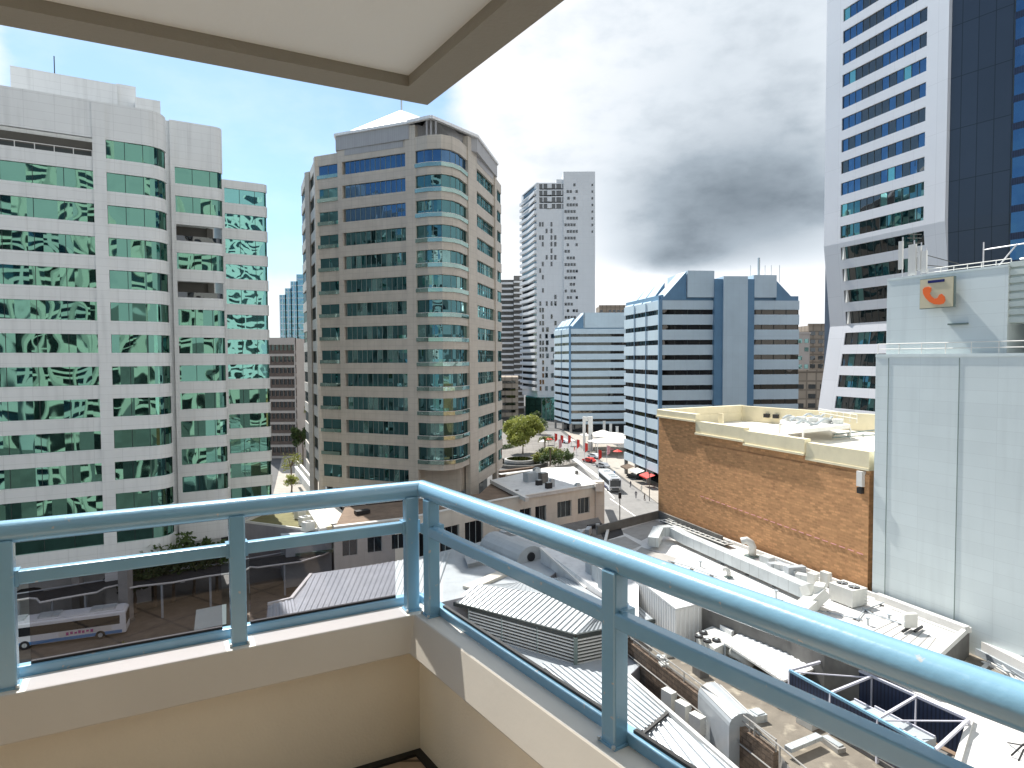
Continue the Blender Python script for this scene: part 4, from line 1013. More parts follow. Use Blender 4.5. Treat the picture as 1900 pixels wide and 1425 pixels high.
cowl(1352, 1072, 'small round roof vent in the open middle of the white roof', .5)
def ac_unit(px, py, z, w, d, h, fans, label, m='acwhite', rz=None, grp=None, root=None):
    p = G3(px, py, z); rz = rz_ if rz is None else rz; t = thing('air_conditioning_unit', label, 'air conditioner', p, grp)
    c = MB(); rbox(c, (p[0], p[1], z + .08), w, d, h, rz); ob = c.build('casing', M[m], t)
    c = MB(); ca, sa = math.cos(rz), math.sin(rz)
    for s_ in (-1, 1):
        c.bar((p[0] + s_ * w * .35 * ca - d * .5 * sa * -1, p[1] + s_ * w * .35 * sa - d * .5 * ca, z + .04), (p[0] + s_ * w * .35 * ca + d * .5 * sa * -1, p[1] + s_ * w * .35 * sa + d * .5 * ca, z + .04), .1, .08)
    c.build('feet', M['galv'], t)
    for i in range(fans):
        u = (i - (fans - 1) / 2) * w / max(1, fans); q = (p[0] + u * ca, p[1] + u * sa)
        c = MB(); r = min(w / max(1, fans), d) * .4; c.tube([(*q, z + h + .06), (*q, z + h + .13)], r, 16)
        for a in range(3): c.bar((q[0] - r * math.cos(a * 1.05), q[1] - r * math.sin(a * 1.05), z + h + .14), (q[0] + r * math.cos(a * 1.05), q[1] + r * math.sin(a * 1.05), z + h + .14), .05, m=1)
        c.build('fan', [M['black'], M['galv']], t)
    # side grille
    c = MB()
    for k in range(5):
        zz = z + .2 + (h - .3) * k / 4
        for v in (-1,): c.bar((p[0] - w * .42 * ca - v * d * .505 * -sa, p[1] - w * .42 * sa + v * d * .505 * ca, zz), (p[0] + w * .42 * ca - v * d * .505 * -sa, p[1] + w * .42 * sa + v * d * .505 * ca, zz), .03)
    c.build('grille', M['galv'], t)
    return t
ac_unit(1573, 1118, WZ + .05, 2.2, 1.7, 1.35, 2, 'boxy white plant unit with dark roof fans near the foot of the clad wall', 'acwhite')
ac_unit(1508, 1086, WZ + .05, .8, .5, 1.0, 0, 'small beige condenser, left of two upright ones behind the duct end')
ac_unit(1532, 1087, WZ + .05, .8, .5, 1.15, 0, 'small beige condenser, right of two upright ones behind the duct end')
p = on(1690, 1171)
t = thing('condenser_on_stand', 'lone beige condenser on dark steel skids near the right end of the white roof', 'air conditioner', p)
c = MB(); rbox(c, (p[0] - .1, p[1], WZ + .35), .95, .4, 1.0, rz_ + 1.2); c.build('casing', M['acwhite'], t)
c = MB(); rbox(c, (p[0] - .35, p[1] - .18, WZ + .42), .5, .05, .35, rz_ + 1.2); rbox(c, (p[0] - .35, p[1] - .18, WZ + .88), .5, .05, .35, rz_ + 1.2); c.build('grille', M['galv'], t)
for s_ in (-.4, .45):
    c = MB(); c.bar((p[0] + s_ - .5, p[1] - .5, WZ + .22), (p[0] + s_ + .6, p[1] + .35, WZ + .22), .14, .16); c.build('skid', M['black'], t)
t = thing('duct_offcuts', 'low pile of galvanised duct pieces behind the long duct', 'duct pieces', on(1450, 1055)); rr = random.Random(3)
for k in range(6):
    px, py = 1425 + k * 13 + rr.uniform(-4, 4), 1044 + k * 6 + rr.uniform(-4, 4); c = MB(); q = on(px, py); rbox(c, q, rr.uniform(.9, 1.9), rr.uniform(.5, .9), rr.uniform(.4, .8), rz_ + rr.choice((0, .5, -.4, 1.3))); c.build('duct_piece', M['acgrey' if k in (1, 4) else 'galv'], t)
# seams and small clutter of the near end
t = thing('walkway_kerb', 'raised white capping along the foot of the clad wall', 'kerb', on(1700, 1137))
c = MB(); a, b = Vector(G3(1627, 1106, WZ + .3)), Vector(G3(1795, 1169, WZ + .3)); c.bar(a, b, .5, .5); a, b = Vector(G3(1655, 1130, WZ + .08)), Vector(G3(1775, 1175, WZ + .08)); c.bar(a, b, .08, .12)
c.build('capping', M['trim'], t)
c = MB()
for k in range(7): c.bar(G3(1665 + k * 12, 1150 + k * 5.4, WZ + .045), G3(1590 + k * 19, 1185 + k * 6.5, WZ + .045), .06, .03)
c.build('roof_seam', M['conc'], t)
# tan lower court to the right of the white roof, next roof with skylight
block('service_court', 'tan stained roof of the low link beyond the near end of the white roof', 'building', [(1720, 1225), (1795, 1172), (1840, 1196), (1905, 1230), (1960, 1290), (1830, 1262)], 9.2, 0, M['conc'], M['tanroof'])
t = thing('parapet_beam', 'white capped wall along the foot of the clad building at the far right edge', 'wall', G3(1850, 1225, 10))
c = MB(); c.bar(G3(1800, 1190, 9.8), G3(2100, 1345, 9.8), .7, 1.2); c.build('beam', M['trim'], t)
c = MB(); c.bar(G3(1810, 1207, 9.5), G3(2100, 1360, 9.5), .3, .5); c.build('gutter', M['acgrey'], t)
bR, _ = block('shop_building', 'long low building with bright white roof at the lower right corner', 'commercial building',
    [(1800, 1262), (1830, 1236), (2300, 1480), (2300, 1900), (1850, 1640), (1770, 1420), (1795, 1340), (1545, 1222), (1545, 1190), (1640, 1215)], 9.0, 0, M['conc'], M['wroof'], par=(.3, .3, M['trim']))
t = thing('steel_rack', 'pile of pale steel lattice and pipes on the white roof, right of the blue screen', 'steel frame', G3(1860, 1250, 9.2)); rr = random.Random(6)
for k in range(10):
    a = G3(1830 + k * 9 + rr.uniform(-4, 4), 1222 + k * 4.5 + rr.uniform(-3, 6), 9.3 + rr.uniform(0, .5)); b = G3(1850 + k * 9 + rr.uniform(-3, 12), 1245 + k * 4 + rr.uniform(-8, 8), 9.2 + rr.uniform(0, .5))
    c = MB(); c.bar(a, b, .09); c.build('steel_bar', M['acgrey' if k % 3 else 'trim'], t)
t = thing('antenna_tripod', 'small dark antenna frame standing on the white roof at the right edge', 'antenna', G3(1885, 1395, 9.05))
for a, b in (((1870, 1378), (1905, 1384)), ((1876, 1402), (1900, 1380)), ((1890, 1412), (1900, 1390))):
    c = MB(); c.bar(G3(*a, 9.1), G3(b[0], b[1], 9.9), .07); c.build('strut', M['black'], t)

# grey roof field on the left of the right rail
gr, GP = block('market_hall', 'wide low hall with pale grey metal roof below the balcony corner', 'commercial building',
    [(497, 1120), (543, 1109), (576, 1065), (750, 1040), (830, 1021), (905, 1002), (985, 990), (1040, 1005), (1035, 1060), (1000, 1085), (930, 1092), (820, 1118), (770, 1160), (640, 1230), (450, 1260), (490, 1190)], 8.6, 0, M['greywall'], M['groof'])
c = MB(); a = Vector(G3(540, 1112, 8.7)); b = Vector(G3(577, 1066, 8.7)); c.bar(a, b, .3, .3); c.bar(G3(497, 1121, 8.7), G3(543, 1110, 8.7), .25, .25); c.build('gutter', M['trim'], gr)
c = MB(); corrugated(c, G3(575, 1069, 8.72), G3(835, 1024, 8.72), G3(800, 1128, 8.72), G3(520, 1185, 8.72), .55, .07); corrugated(c, G3(502, 1122, 8.7), G3(545, 1112, 8.7), G3(560, 1180, 8.7), G3(500, 1195, 8.7), .55, .07); c.build('ribbed_sheet', M['corr'], gr)
c = MB(); 
for k in range(13): q = Vector(G3(600 + k * 12.5, 1064 - k * 2.1, 8.6)); c.bar(q, q + Vector((.1, .9, -.25)), .16, .12)
c.build('gutter_bracket', M['trim'], gr)
t = thing('roof_hatch', 'low grey hatch on the shaded metal roof below the mid rail', 'roof hatch', G3(880, 1036, 8.7))
c = MB(); c.prism([G(862, 1027, 9.1), G(895, 1020, 9.1), G(905, 1036, 9.1), G(868, 1045, 9.1)], 8.62, 9.15); c.build('curb', M['groof'], t)
c = MB(); c.prism([G(860, 1026, 9.2), G(896, 1018, 9.2), G(907, 1037, 9.2), G(867, 1047, 9.2)], 9.155, 9.24); c.build('lid', M['corr'], t)
# beige gutter strip and step
t = thing('box_gutter', 'beige box gutter crossing the grey metal roof', 'gutter', G3(900, 1075, 8.7))
c = MB(); c.bar(G3(868, 1092, 8.8), G3(960, 1052, 8.8), 1.3, .3); c.build('gutter', M['fascia_g'], t)
# barrel vault
t = thing('barrel_vault_roof', 'short barrel vaulted grey roof with a dark round opening in its end', 'vaulted roof', G3(945, 1020, 8.6))
a = Vector(G3(985, 1042, 8.6)); b = Vector(G3(915, 1012, 8.6)); d = (b - a); n = 10; rr_ = 1.9; side = Vector((-d.y, d.x, 0)).normalized()
c = MB(); R1 = [[tuple(p + side * rr_ * math.cos(math.pi * k / n) + Vector((0, 0, rr_ * math.sin(math.pi * k / n) * .9))) for k in range(n + 1)] for p in (a, b)]
for k in range(n): c.face([R1[0][k + 1], R1[0][k], R1[1][k], R1[1][k + 1]])
c.face(R1[0]); c.face(R1[1][::-1]); c.build('vault', M['groof'], t)
c = MB(); q = a - d.normalized() * .02; c.tube([q + Vector((0, 0, .55)), q + Vector((0, 0, .55)) - d.normalized() * .12], .5, 14); c.build('round_opening', M['black'], t)
# white monopitch roof; a near-black sheet paints shade into the gap beside it
t = thing('skillion_roof', 'bright sloping roof with sharp white edge, between the rails', 'roof', G3(1080, 1060, 8.6))
c = MB(); pl_ = [G3(1003, 1017, 10.2), G3(1045, 1012, 10.2), G3(1185, 1050, 10.2), G3(1185, 1150, 9.0), G3(1088, 1092, 9.0)]
c.face(pl_[::-1]); c.face([(p[0], p[1], p[2] - .15) for p in pl_]);
for i in range(5): p, q = pl_[i], pl_[(i + 1) % 5]; c.face([p, q, (q[0], q[1], 3), (p[0], p[1], 3)])
c.build('sheet', M['wroof2'], t)
c = MB(); c.bar(pl_[0], pl_[4], .35, .25); c.build('ridge_cap', M['trim'], t)
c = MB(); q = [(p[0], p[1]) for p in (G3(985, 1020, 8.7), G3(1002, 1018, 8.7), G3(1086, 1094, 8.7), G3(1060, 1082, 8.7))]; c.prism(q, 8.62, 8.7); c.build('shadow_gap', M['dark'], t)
cg = 'grey condensers standing in a row on the sloping roof'
for k in range(4):
    ac_unit(1098 + k * 12, 1066 + k * 13.5, 9.5 - k * .06, 1.0, .9, 1.9, 0, ['leftmost', 'second', 'third', 'rightmost'][k] + ' of the grey condensers in a row on the sloping roof', 'acgrey', grp=cg)
# gable clutter beyond: low dark roofs between hall and street
block('back_lane_sheds', 'dark flat roofed sheds between the cream building and the white roof', 'shed', [(905, 1000), (985, 985), (1110, 960), (1125, 985), (1180, 1050), (1100, 1030), (1040, 1005), (985, 992)], 6.5, 0, M['greywall'], M['concd'])
rr = random.Random(9)
t = thing('lane_plant', 'small ducts and boxes on the dark sheds behind the handrail', 'roof plant', G3(1050, 985, 6.6))
for k in range(16):
    c = MB(); q = G3(rr.uniform(930, 1130), rr.uniform(975, 1010), 6.55); rbox(c, q, rr.uniform(.5, 2.6), rr.uniform(.4, 1.2), rr.uniform(.3, 1.2), rr.uniform(0, 3)); c.build('box', M[rr.choice(['galv', 'acgrey', 'trim', 'concd', 'dark'])], t)

# pavilion with hipped ribbed roof and louvred walls
pv = thing('louvred_plant_pavilion', 'plant pavilion with ribbed grey hipped roof and horizontal louvre walls', 'pavilion', G3(1000, 1200, 6))
ez = 8.2; e0, e1, e2, e3 = G3(838, 1119, ez), G3(1068, 1181, ez), G3(1215, 1152, ez), G3(1140, 1085, ez + .0)
r0, r1 = G3(880, 1085, ez + 1.0), G3(1010, 1078, ez + 1.2)
c = MB(); corrugated(c, e0, e1, G3(1130, 1120, ez + 1.2), r0, .5, .11); corrugated(c, e1, e2, e3, G3(1130, 1120, ez + 1.2), .5, .11)
corrugated(c, r0, G3(1130, 1120, ez + 1.2), G3(1050, 1070, 8.7), G3(930, 1085, 8.7), .4, .06)
c.build('ribbed_roof', M['corr'], pv)
c = MB(); c.bar(e0, e1, .22, .34); c.bar(e1, e2, .22, .34); c.build('gutter', M['frame_d'], pv)
i0, i1, i2 = G3(870, 1130, ez - .1), G3(1068, 1184, ez - .1), G3(1190, 1160, ez - .1)
fz = 5.9
def inset(a, b, k=.3):
    return a
for k in range(8):
    z = ez - .3 - k * .28; c = MB()
    for a, b in ((i0, i1), (i1, i2)): c.bar((a[0], a[1], z), (b[0], b[1], z), .14, .11)
    c.build('louvre', M['trim'], pv)
c = MB(); wn = Vector((i1[0] - i0[0], i1[1] - i0[1], 0)).normalized(); bk = Vector((-wn.y, wn.x, 0)) * .4
for a, b in ((i0, i1), (i1, i2)): c.face([(a[0] + bk.x, a[1] + bk.y, fz), (b[0] + bk.x, b[1] + bk.y, fz), (b[0] + bk.x, b[1] + bk.y, ez - .1), (a[0] + bk.x, a[1] + bk.y, ez - .1)])
c.build('dark_backing', M['frame_d'], pv)
for a, b, n in ((i0, i1, 3), (i1, i2, 1)):
    for k in range(n + 1):
        c = MB(); q = Vector(a).lerp(Vector(b), k / n); c.bar((q.x, q.y, fz), (q.x, q.y, ez - .05), .32 if (a is i1 and k == 0) else .14); c.build('post', M['frame_g'], pv)
# deck below the pavilion and ribbed lower roof
block('plant_deck', 'grey deck around the louvred pavilion', 'building', [(830, 1150), (1015, 1165), (1150, 1185), (1230, 1195), (1160, 1262), (1090, 1275), (1010, 1240), (930, 1330), (800, 1250)], 5.9, 0, M['greywall'], M['groof'])
lr = thing('ribbed_awning_roof', 'steep ribbed grey roof in two bays below the right hand railing', 'roof', G3(1200, 1340, 5.5))
c = MB(); a0_, a1_, a2_, a3_ = G3(1165, 1255, 6.6), G3(1240, 1322, 6.6), G3(1165, 1405, 5.0), G3(1000, 1250, 5.6)
corrugated(c, G3(1000, 1230, 5.95), G3(1165, 1258, 6.6), G3(1236, 1322, 6.6), G3(1175, 1370, 5.9), .55, .13)
c.build('ribbed_bay', M['corr'], lr)
c = MB(); corrugated(c, G3(1192, 1362, 5.8), G3(1248, 1322, 6.6), G3(1370, 1432, 6.6), G3(1262, 1520, 5.0), .55, .13); corrugated(c, G3(1248, 1322, 6.6), G3(1192, 1362, 5.8), G3(1060, 1300, 5.2), G3(1080, 1330, 5.0), .42, .07) if False else None
c.build('ribbed_bay', M['corr'], lr)
c = MB(); c.bar(G3(1165, 1254, 6.7), G3(1372, 1434, 6.7), .28, .28); c.bar(G3(1240, 1322, 6.68), G3(1180, 1372, 5.9), .22, .14, m=1); c.build('gutter', [M['trim'], M['blacksteel']], lr)
c = MB(); c.prism([G(1000, 1232, 5.5), G(1165, 1260, 5.5), G(1372, 1436, 5.5), G(1330, 1560, 5.5), G(1000, 1420, 5.5)], 0, 4.9); c.build('wall', M['greywall'], lr)

# rubble wall and lane
rw = thing('retaining_wall', 'dark brown rubble retaining wall with pipe railings below the shed', 'wall', G3(1240, 1260, 3))
wa, wb = G3(1150, 1175, 7.2), G3(1440, 1395, 7.2); d = (Vector(wb) - Vector(wa)).normalized()
c = MB(); c.bar((wa[0], wa[1], 5.0), (wb[0], wb[1], 5.0), .4, 4.4); c.build('wall', M['rwall'], rw)
for dz, off_ in ((.35, 0), (.75, 0), (-1.0, -.35)):
    c = MB(); c.tube([(wa[0] + off_ * .8, wa[1] + off_ * .6, wa[2] + dz), (wb[0] + off_ * .8, wb[1] + off_ * .6, wb[2] + dz)], .05, 6); c.build('pipe_rail', M['conc'], rw)
for k in range(9):
    c = MB(); q = Vector(wa).lerp(Vector(wb), k / 8); c.bar((q.x, q.y, 7.2), (q.x, q.y, 8.0), .07); c.build('rail_post', M['conc'], rw)
sheet('lane', [G(1150, 1240, 4.0), G(1200, 1240, 4.0), G(1480, 1470, 4.0), G(1400, 1560, 4.0)], 4.0, M['concd'])
cg = 'cream condensers standing in the lane by the rubble wall'
for k, (px, py) in enumerate(((1241, 1316), (1267, 1340), (1294, 1364))):
    ac_unit(px, py, 5.0, 1.0, .6, 1.35, 0, ['farthest', 'middle', 'nearest'][k] + ' of three cream condensers in the lane by the rubble wall', 'acwhite', rz=rz_ + .15, grp=cg)
# tan terrace behind the wall
block('terrace', 'tan stained concrete terrace roof behind the rubble wall', 'terrace', [(1176, 1150), (1290, 1165), (1420, 1240), (1560, 1330), (1640, 1395), (1760, 1470), (1700, 1640), (1520, 1500), (1440, 1390), (1172, 1186)], 6.9, 0, M['conc'], M['tanroof'])
rr = random.Random(21)
t = thing('scrap_bags', 'heap of white bags and scrap on the tan terrace', 'bags', G3(1255, 1225, 6.95))
for k in range(11):
    q = G3(1232 + rr.uniform(-12, 38), 1222 + rr.uniform(-8, 18), 6.95); c = MB(); rbox(c, q, rr.uniform(.3, .7), rr.uniform(.3, .6), rr.uniform(.15, .45), rr.uniform(0, 3)); c.build('bag', M[rr.choice(['acwhite', 'acwhite', 'galv', 'acgrey', 'black'])], t)
# white shed
sh = thing('sheet_metal_shed', 'white ribbed sheet metal shed between the two rails', 'shed', G3(1260, 1130, 6))
sp_ = [G(1178, 1070, 10.2), G(1254, 1130, 10.2), G(1335, 1112, 10.2), G(1265, 1062, 10.2)]
c = MB(); c.prism(sp_, 6.5, 10.15)
for i in range(2):
    p, q = v2(sp_[i]), v2(sp_[i + 1]); n = int((q - p).length / .45); d = (q - p).normalized(); nn = Vector((-d.y, d.x)); 
    if nn.dot(v2(sp_[1]) - v2(sp_[3])) < 0: nn = -nn
    for k in range(n + 1): s_ = p + (q - p) * k / n + nn * .03; c.bar((s_.x, s_.y, 6.5), (s_.x, s_.y, 10.1), .12)
c.build('ribbed_wall', M['corrw'], sh)
c = MB(); ctr = sum((v2(p) for p in sp_), Vector((0, 0))) / 4; c.prism([tuple(ctr + (v2(p) - ctr) * 1.04) for p in sp_], 10.155, 10.3); c.build('roof', M['wroof2'], sh)
# plant box with four fans
t = thing('fan_unit', 'white plant box with four black roof fans', 'air conditioner', G3(1310, 1185, 7))
fp_ = [G(1292, 1175, 8.6), G(1342, 1152, 8.6), G(1372, 1180, 8.6), G(1326, 1204, 8.6)]
c = MB(); c.prism(fp_, 7.0, 8.6); c.build('casing', M['acwhite'], t)
for px, py in ((1305, 1175), (1297, 1182), (1312, 1190), (1329, 1189)):
    c = MB(); q = G3(px, py, 8.62); c.tube([q, (q[0], q[1], 8.75)], .34, 14); c.tube([(q[0], q[1], 8.75), (q[0], q[1], 8.8)], .12, 8, m=1); c.build('fan', [M['black'], M['galv']], t)
t = thing('small_duct_box', 'small pale box behind the four fans', 'duct', G3(1360, 1155, 8)); c = MB(); c.prism([G(1322, 1150, 9), G(1345, 1143, 9), G(1382, 1160, 9), G(1357, 1172, 9)], 7, 9.0); c.build('box', M['wroof2'], t)
c = MB(); c.prism([G(1345, 1146, 9.1), G(1350, 1145, 9.1), G(1374, 1158, 9.1), G(1368, 1161, 9.1)], 9.005, 9.06); c.build('lid', M['trim'], t)
# ribbed white canopy
cn = thing('ribbed_canopy', 'large white ribbed canopy roof between the rails', 'canopy', G3(1440, 1200, 7))
k0, k1, k2, k3 = G3(1345, 1192, 8.8), G3(1395, 1160, 8.9), G3(1545, 1226, 8.9), G3(1452, 1262, 8.8)
c = MB(); corrugated(c, k1, k2, k3, k0, .55, .06) if False else corrugated(c, k0, k3, k2, k1, .55, .06); c.build('ribbed_sheet', M['corrw'], cn)
c = MB()
for p, q in ((k0, k3), (k3, k2), (k2, k1), (k1, k0)): c.bar((p[0], p[1], p[2] - .08), (q[0], q[1], q[2] - .08), .12, .16)
c.build('edge_trim', M['trim'], cn)
for p in (k0, k1, k2, k3):
    c = MB(); c.bar((p[0], p[1], 7.0), (p[0], p[1], p[2] - .1), .14); c.build('post', M['acgrey'], cn)
t = thing('duct_elbow', 'bent white duct end below the left corner of the ribbed canopy', 'duct', G3(1365, 1215, 7))
c = MB(); pts = [G3(1345, 1208, 7.6), G3(1362, 1212, 8.0), G3(1380, 1222, 7.9), G3(1392, 1240, 7.3)]; c.tube(pts, .35, 10); c.build('elbow', M['acwhite'], t, smooth=True)
# navy plant screen with lavender frame
ns = thing('plant_screen', 'open navy plant screen with pale lavender steel frame around dark tanks', 'plant screen', G3(1640, 1310, 6.5))
nz1, nz0 = 9.6, 7.3
q0, q1, q2, q3 = G3(1465, 1244, nz1), G3(1545, 1222, nz1), G3(1797, 1335, nz1), G3(1735, 1392, nz1)
def wallq(p, q, m, t=.1): c = MB(); c.bar((p[0], p[1], (nz0 + nz1) / 2), (q[0], q[1], (nz0 + nz1) / 2), t, nz1 - nz0); return c.build('screen_panel', m, ns)
q1b = Vector(q1).lerp(Vector(q2), .08)
wallq(q0, q3, M['navy']); wallq(q1b, q2, M['navy'])
for p, q in ((q0, q1), (q1, q2), (q2, q3), (q3, q0)):
    c = MB(); c.bar(p, q, .16, .16); c.build('top_beam', M['lavender'] if (p is not q3) else M['railblue'], ns)
for k in (0, .33, .66, 1.0):
    a = Vector(q0).lerp(Vector(q3), k); b = Vector(q1).lerp(Vector(q2), k)
    if 0 < k < 1: c = MB(); c.bar(a, b, .14, .14); c.build('cross_beam', M['lavender'], ns)
    for p in (a, b): c = MB(); c.bar((p.x, p.y, 6.9), (p.x, p.y, nz1), .16); c.build('post', M['lavender'], ns)
a = Vector(q0).lerp(Vector(q3), .0); b = Vector(q1).lerp(Vector(q2), .33); c = MB(); c.bar(a + Vector((0, 0, -.1)), b + Vector((0, 0, -.1)), .07); c.build('brace', M['lavender'], ns)
a = Vector(q0).lerp(Vector(q3), .66); c = MB(); c.bar(a + Vector((0, 0, -.1)), Vector(q2) + Vector((0, 0, -.1)), .07); c.build('brace', M['lavender'], ns)
c = MB(); c.prism([(p[0], p[1]) for p in (q0, q1, q2, q3)], 6.95, 7.0); c.build('floor', M['concd'], ns)
def inside(u, v): a = Vector(q0).lerp(Vector(q3), u); b = Vector(q1).lerp(Vector(q2), u); return a.lerp(b, v)
for u, v, w_, d_, h, mm in ((.44, .45, 2.4, 1.5, 1.4, 'acgrey'), (.56, .5, 2.0, 1.4, 1.5, 'acgrey'), (.78, .45, 1.8, 1.3, 1.7, 'groof'), (.14, .5, 2.0, 1.0, .5, 'signcream')):
    t = thing('plant_tank', {.44: 'dark tank inside the navy plant screen, left of the middle beam', .56: 'dark tank inside the navy plant screen, right of its twin', .78: 'pale grey box inside the near end of the navy plant screen', .14: 'low timber coloured crate in the open end of the plant screen'}[u], 'tank' if u > .2 else 'crate', (*inside(u, v).to_tuple()[:2], 7.0))
    c = MB(); p = inside(u, v); rbox(c, (p.x, p.y, 7.0), w_, d_, h, rz_); c.build('body', M[mm], t)
    c = MB()
    for s_ in (-1, 1):
        e = Vector((math.cos(rz_), math.sin(rz_))) * w_ * .5; f_ = Vector((-math.sin(rz_), math.cos(rz_))) * d_ * .42 * s_
        c.bar((p.x - e.x + f_.x, p.y - e.y + f_.y, 7.08 + h), (p.x + e.x + f_.x, p.y + e.y + f_.y, 7.08 + h), .09)
    c.build('top_rail', M['lavender'], t)
# vaulted skylight cover
vs = thing('vaulted_duct_cover', 'short grey vaulted sheet cover over a plant shaft below the canopy', 'duct cover', G3(1345, 1330, 6))
a = Vector(G3(1318, 1285, 7.3)); b = Vector(G3(1378, 1345, 7.3)); d = (b - a); side = Vector((-d.y, d.x, 0)).normalized(); R_r = .95
c = MB(); n = 10; R1 = [[tuple(p + side * R_r * math.cos(math.pi * k / n) + Vector((0, 0, R_r * .8 * math.sin(math.pi * k / n)))) for k in range(n + 1)] for p in (a, b)]
for k in range(n): c.face([R1[0][k + 1], R1[0][k], R1[1][k], R1[1][k + 1]])
for k in (0, n): p, q = R1[0][k], R1[1][k]; c.face([p, q, (q[0], q[1], 4), (p[0], p[1], 4)])
for e in (0, 1): c.face(R1[e] + [(R1[e][-1][0], R1[e][-1][1], 4), (R1[e][0][0], R1[e][0][1], 4)])
c.build('vault', M['groof'], vs)
c = MB()
for k in (2, 4, 6, 8): c.bar(Vector(R1[0][k]) + Vector((0, 0, .03)), Vector(R1[1][k]) + Vector((0, 0, .03)), .05)
c.build('seam', M['trim'], vs)
t = thing('metal_trough', 'pale metal gutter trough lying on the tan terrace', 'trough', G3(1490, 1375, 7))
c = MB(); c.bar(G3(1462, 1390, 7.5), G3(1520, 1366, 7.5), .5, .25); c.build('trough', M['galv'], t)
t = thing('terrace_rail', 'thin pipe rail along the tan terrace edge', 'railing', G3(1450, 1380, 7))
c = MB(); c.tube([G3(1400, 1345, 7.9), G3(1560, 1480, 7.9)], .05, 6); c.build('pipe', M['conc'], t)
for k in range(4):
    c = MB(); q = Vector(G3(1400, 1345, 7.9)).lerp(Vector(G3(1560, 1480, 7.9)), k / 3); c.bar((q.x, q.y, 6.9), q, .08); c.build('post', M['conc'], t)
block('plant_court', 'shaded brown court under the blue screen and canopy', 'building', [(1290, 1150), (1420, 1150), (1560, 1215), (1800, 1325), (1800, 1440), (1760, 1480), (1640, 1400), (1560, 1335), (1420, 1245), (1290, 1180)], 6.92, 0, M['conc'], M['brownroof'])

# conduits, flashings and small vents that litter the white roofs
rr = random.Random(77)
for k, (a, b) in enumerate((((1330, 1040), (1450, 1092)), ((1300, 1075), (1420, 1130)), ((1480, 1120), (1600, 1150)), ((1410, 1026), (1560, 1092)), ((1590, 1150), (1640, 1118)), ((1240, 1040), (1330, 1070)), ((1600, 1128), (1680, 1160)))):
    t = thing('roof_conduit', ['thin conduit just in front of the long duct', 'thin conduit in the open middle of the white roof', 'thin conduit beyond the near end of the long duct', 'thin conduit behind the long duct at the foot of the brick wall', 'thin conduit crossing to the foot of the clad wall', 'thin conduit in the shaded left part of the white roof', 'thin conduit beside the lone condenser on skids'][k], 'conduit', on(*a), 'thin conduits lying on the white roof')
    c = MB(); A = Vector(on(*a, WZ + .16)); B = Vector(on(*b, WZ + .16)); M_ = (A + B) / 2 + Vector((rr.uniform(-.6, .6), rr.uniform(-.6, .6), 0)); c.tube([A, M_, B], .05, 6); c.build('pipe', M['acgrey'], t)
    for f_ in (.1, .5, .9):
        c = MB(); q = A.lerp(B, f_); c.box((q.x, q.y, WZ + .08), (.35, .15, .1), rz_); c.build('block', M['concd'], t)
for k, (px, py, h) in enumerate(((1300, 1052, .5), (1440, 1110, .6), (1470, 1135, .4), (1610, 1160, .5), (1650, 1150, .35), (1368, 1098, .4))):
    q = on(px, py); t = thing('roof_vent_pipe', ['stubby vent pipe nearest the sunken well', 'stubby vent pipe at the middle of the white roof, farther one', 'stubby vent pipe at the middle of the white roof, nearer one', 'stubby vent pipe left of the lone condenser, taller one', 'stubby vent pipe left of the lone condenser, shorter one', 'stubby vent pipe beside the bent white cowl'][k], 'vent', q, 'stubby vent pipes on the white roof')
    c = MB(); c.tube([q, (q[0], q[1], q[2] + h)], .09, 8); c.build('pipe', M['galv'], t); c = MB(); c.tube([(q[0], q[1], q[2] + h), (q[0], q[1], q[2] + h + .08)], .17, 10); c.build('cap', M['acgrey'], t)
t = thing('ceiling_ledge', 'short dark ledge on the pale clad wall below the sign', 'ledge', (SP.x, SP.y, 33)); q = CA + CD * 6.3 + CN * 0.02 - CN * .5; z = ZY(1783, 601, q.y)
c = MB(); c.bar((q.x - CD.x * .7, q.y - CD.y * .7, z), (q.x + CD.x * .7, q.y + CD.y * .7, z), .3, .12); c.build('ledge', M['frame_g'], t)
# grey patches paint the beige tower's shade onto the end of the white roof
t = thing('painted_shade_patches', 'dull grey patches painted as shade at the far left end of the white roof', 'painted shade', on(1180, 1000))
for pts in (((1150, 985), (1215, 965), (1245, 975), (1190, 1003)), ((1190, 1015), (1255, 1035), (1235, 1058), (1165, 1035)), ((1125, 1003), (1160, 995), (1190, 1012), (1150, 1028))):
    c = MB(); c.prism([G(x, y, WZ + .05) for x, y in pts], WZ + .034, WZ + .045 + .003 * len(CH)); CH[len(CH)] = 1; c.build('patch', M['conc'], t)
CH.clear()

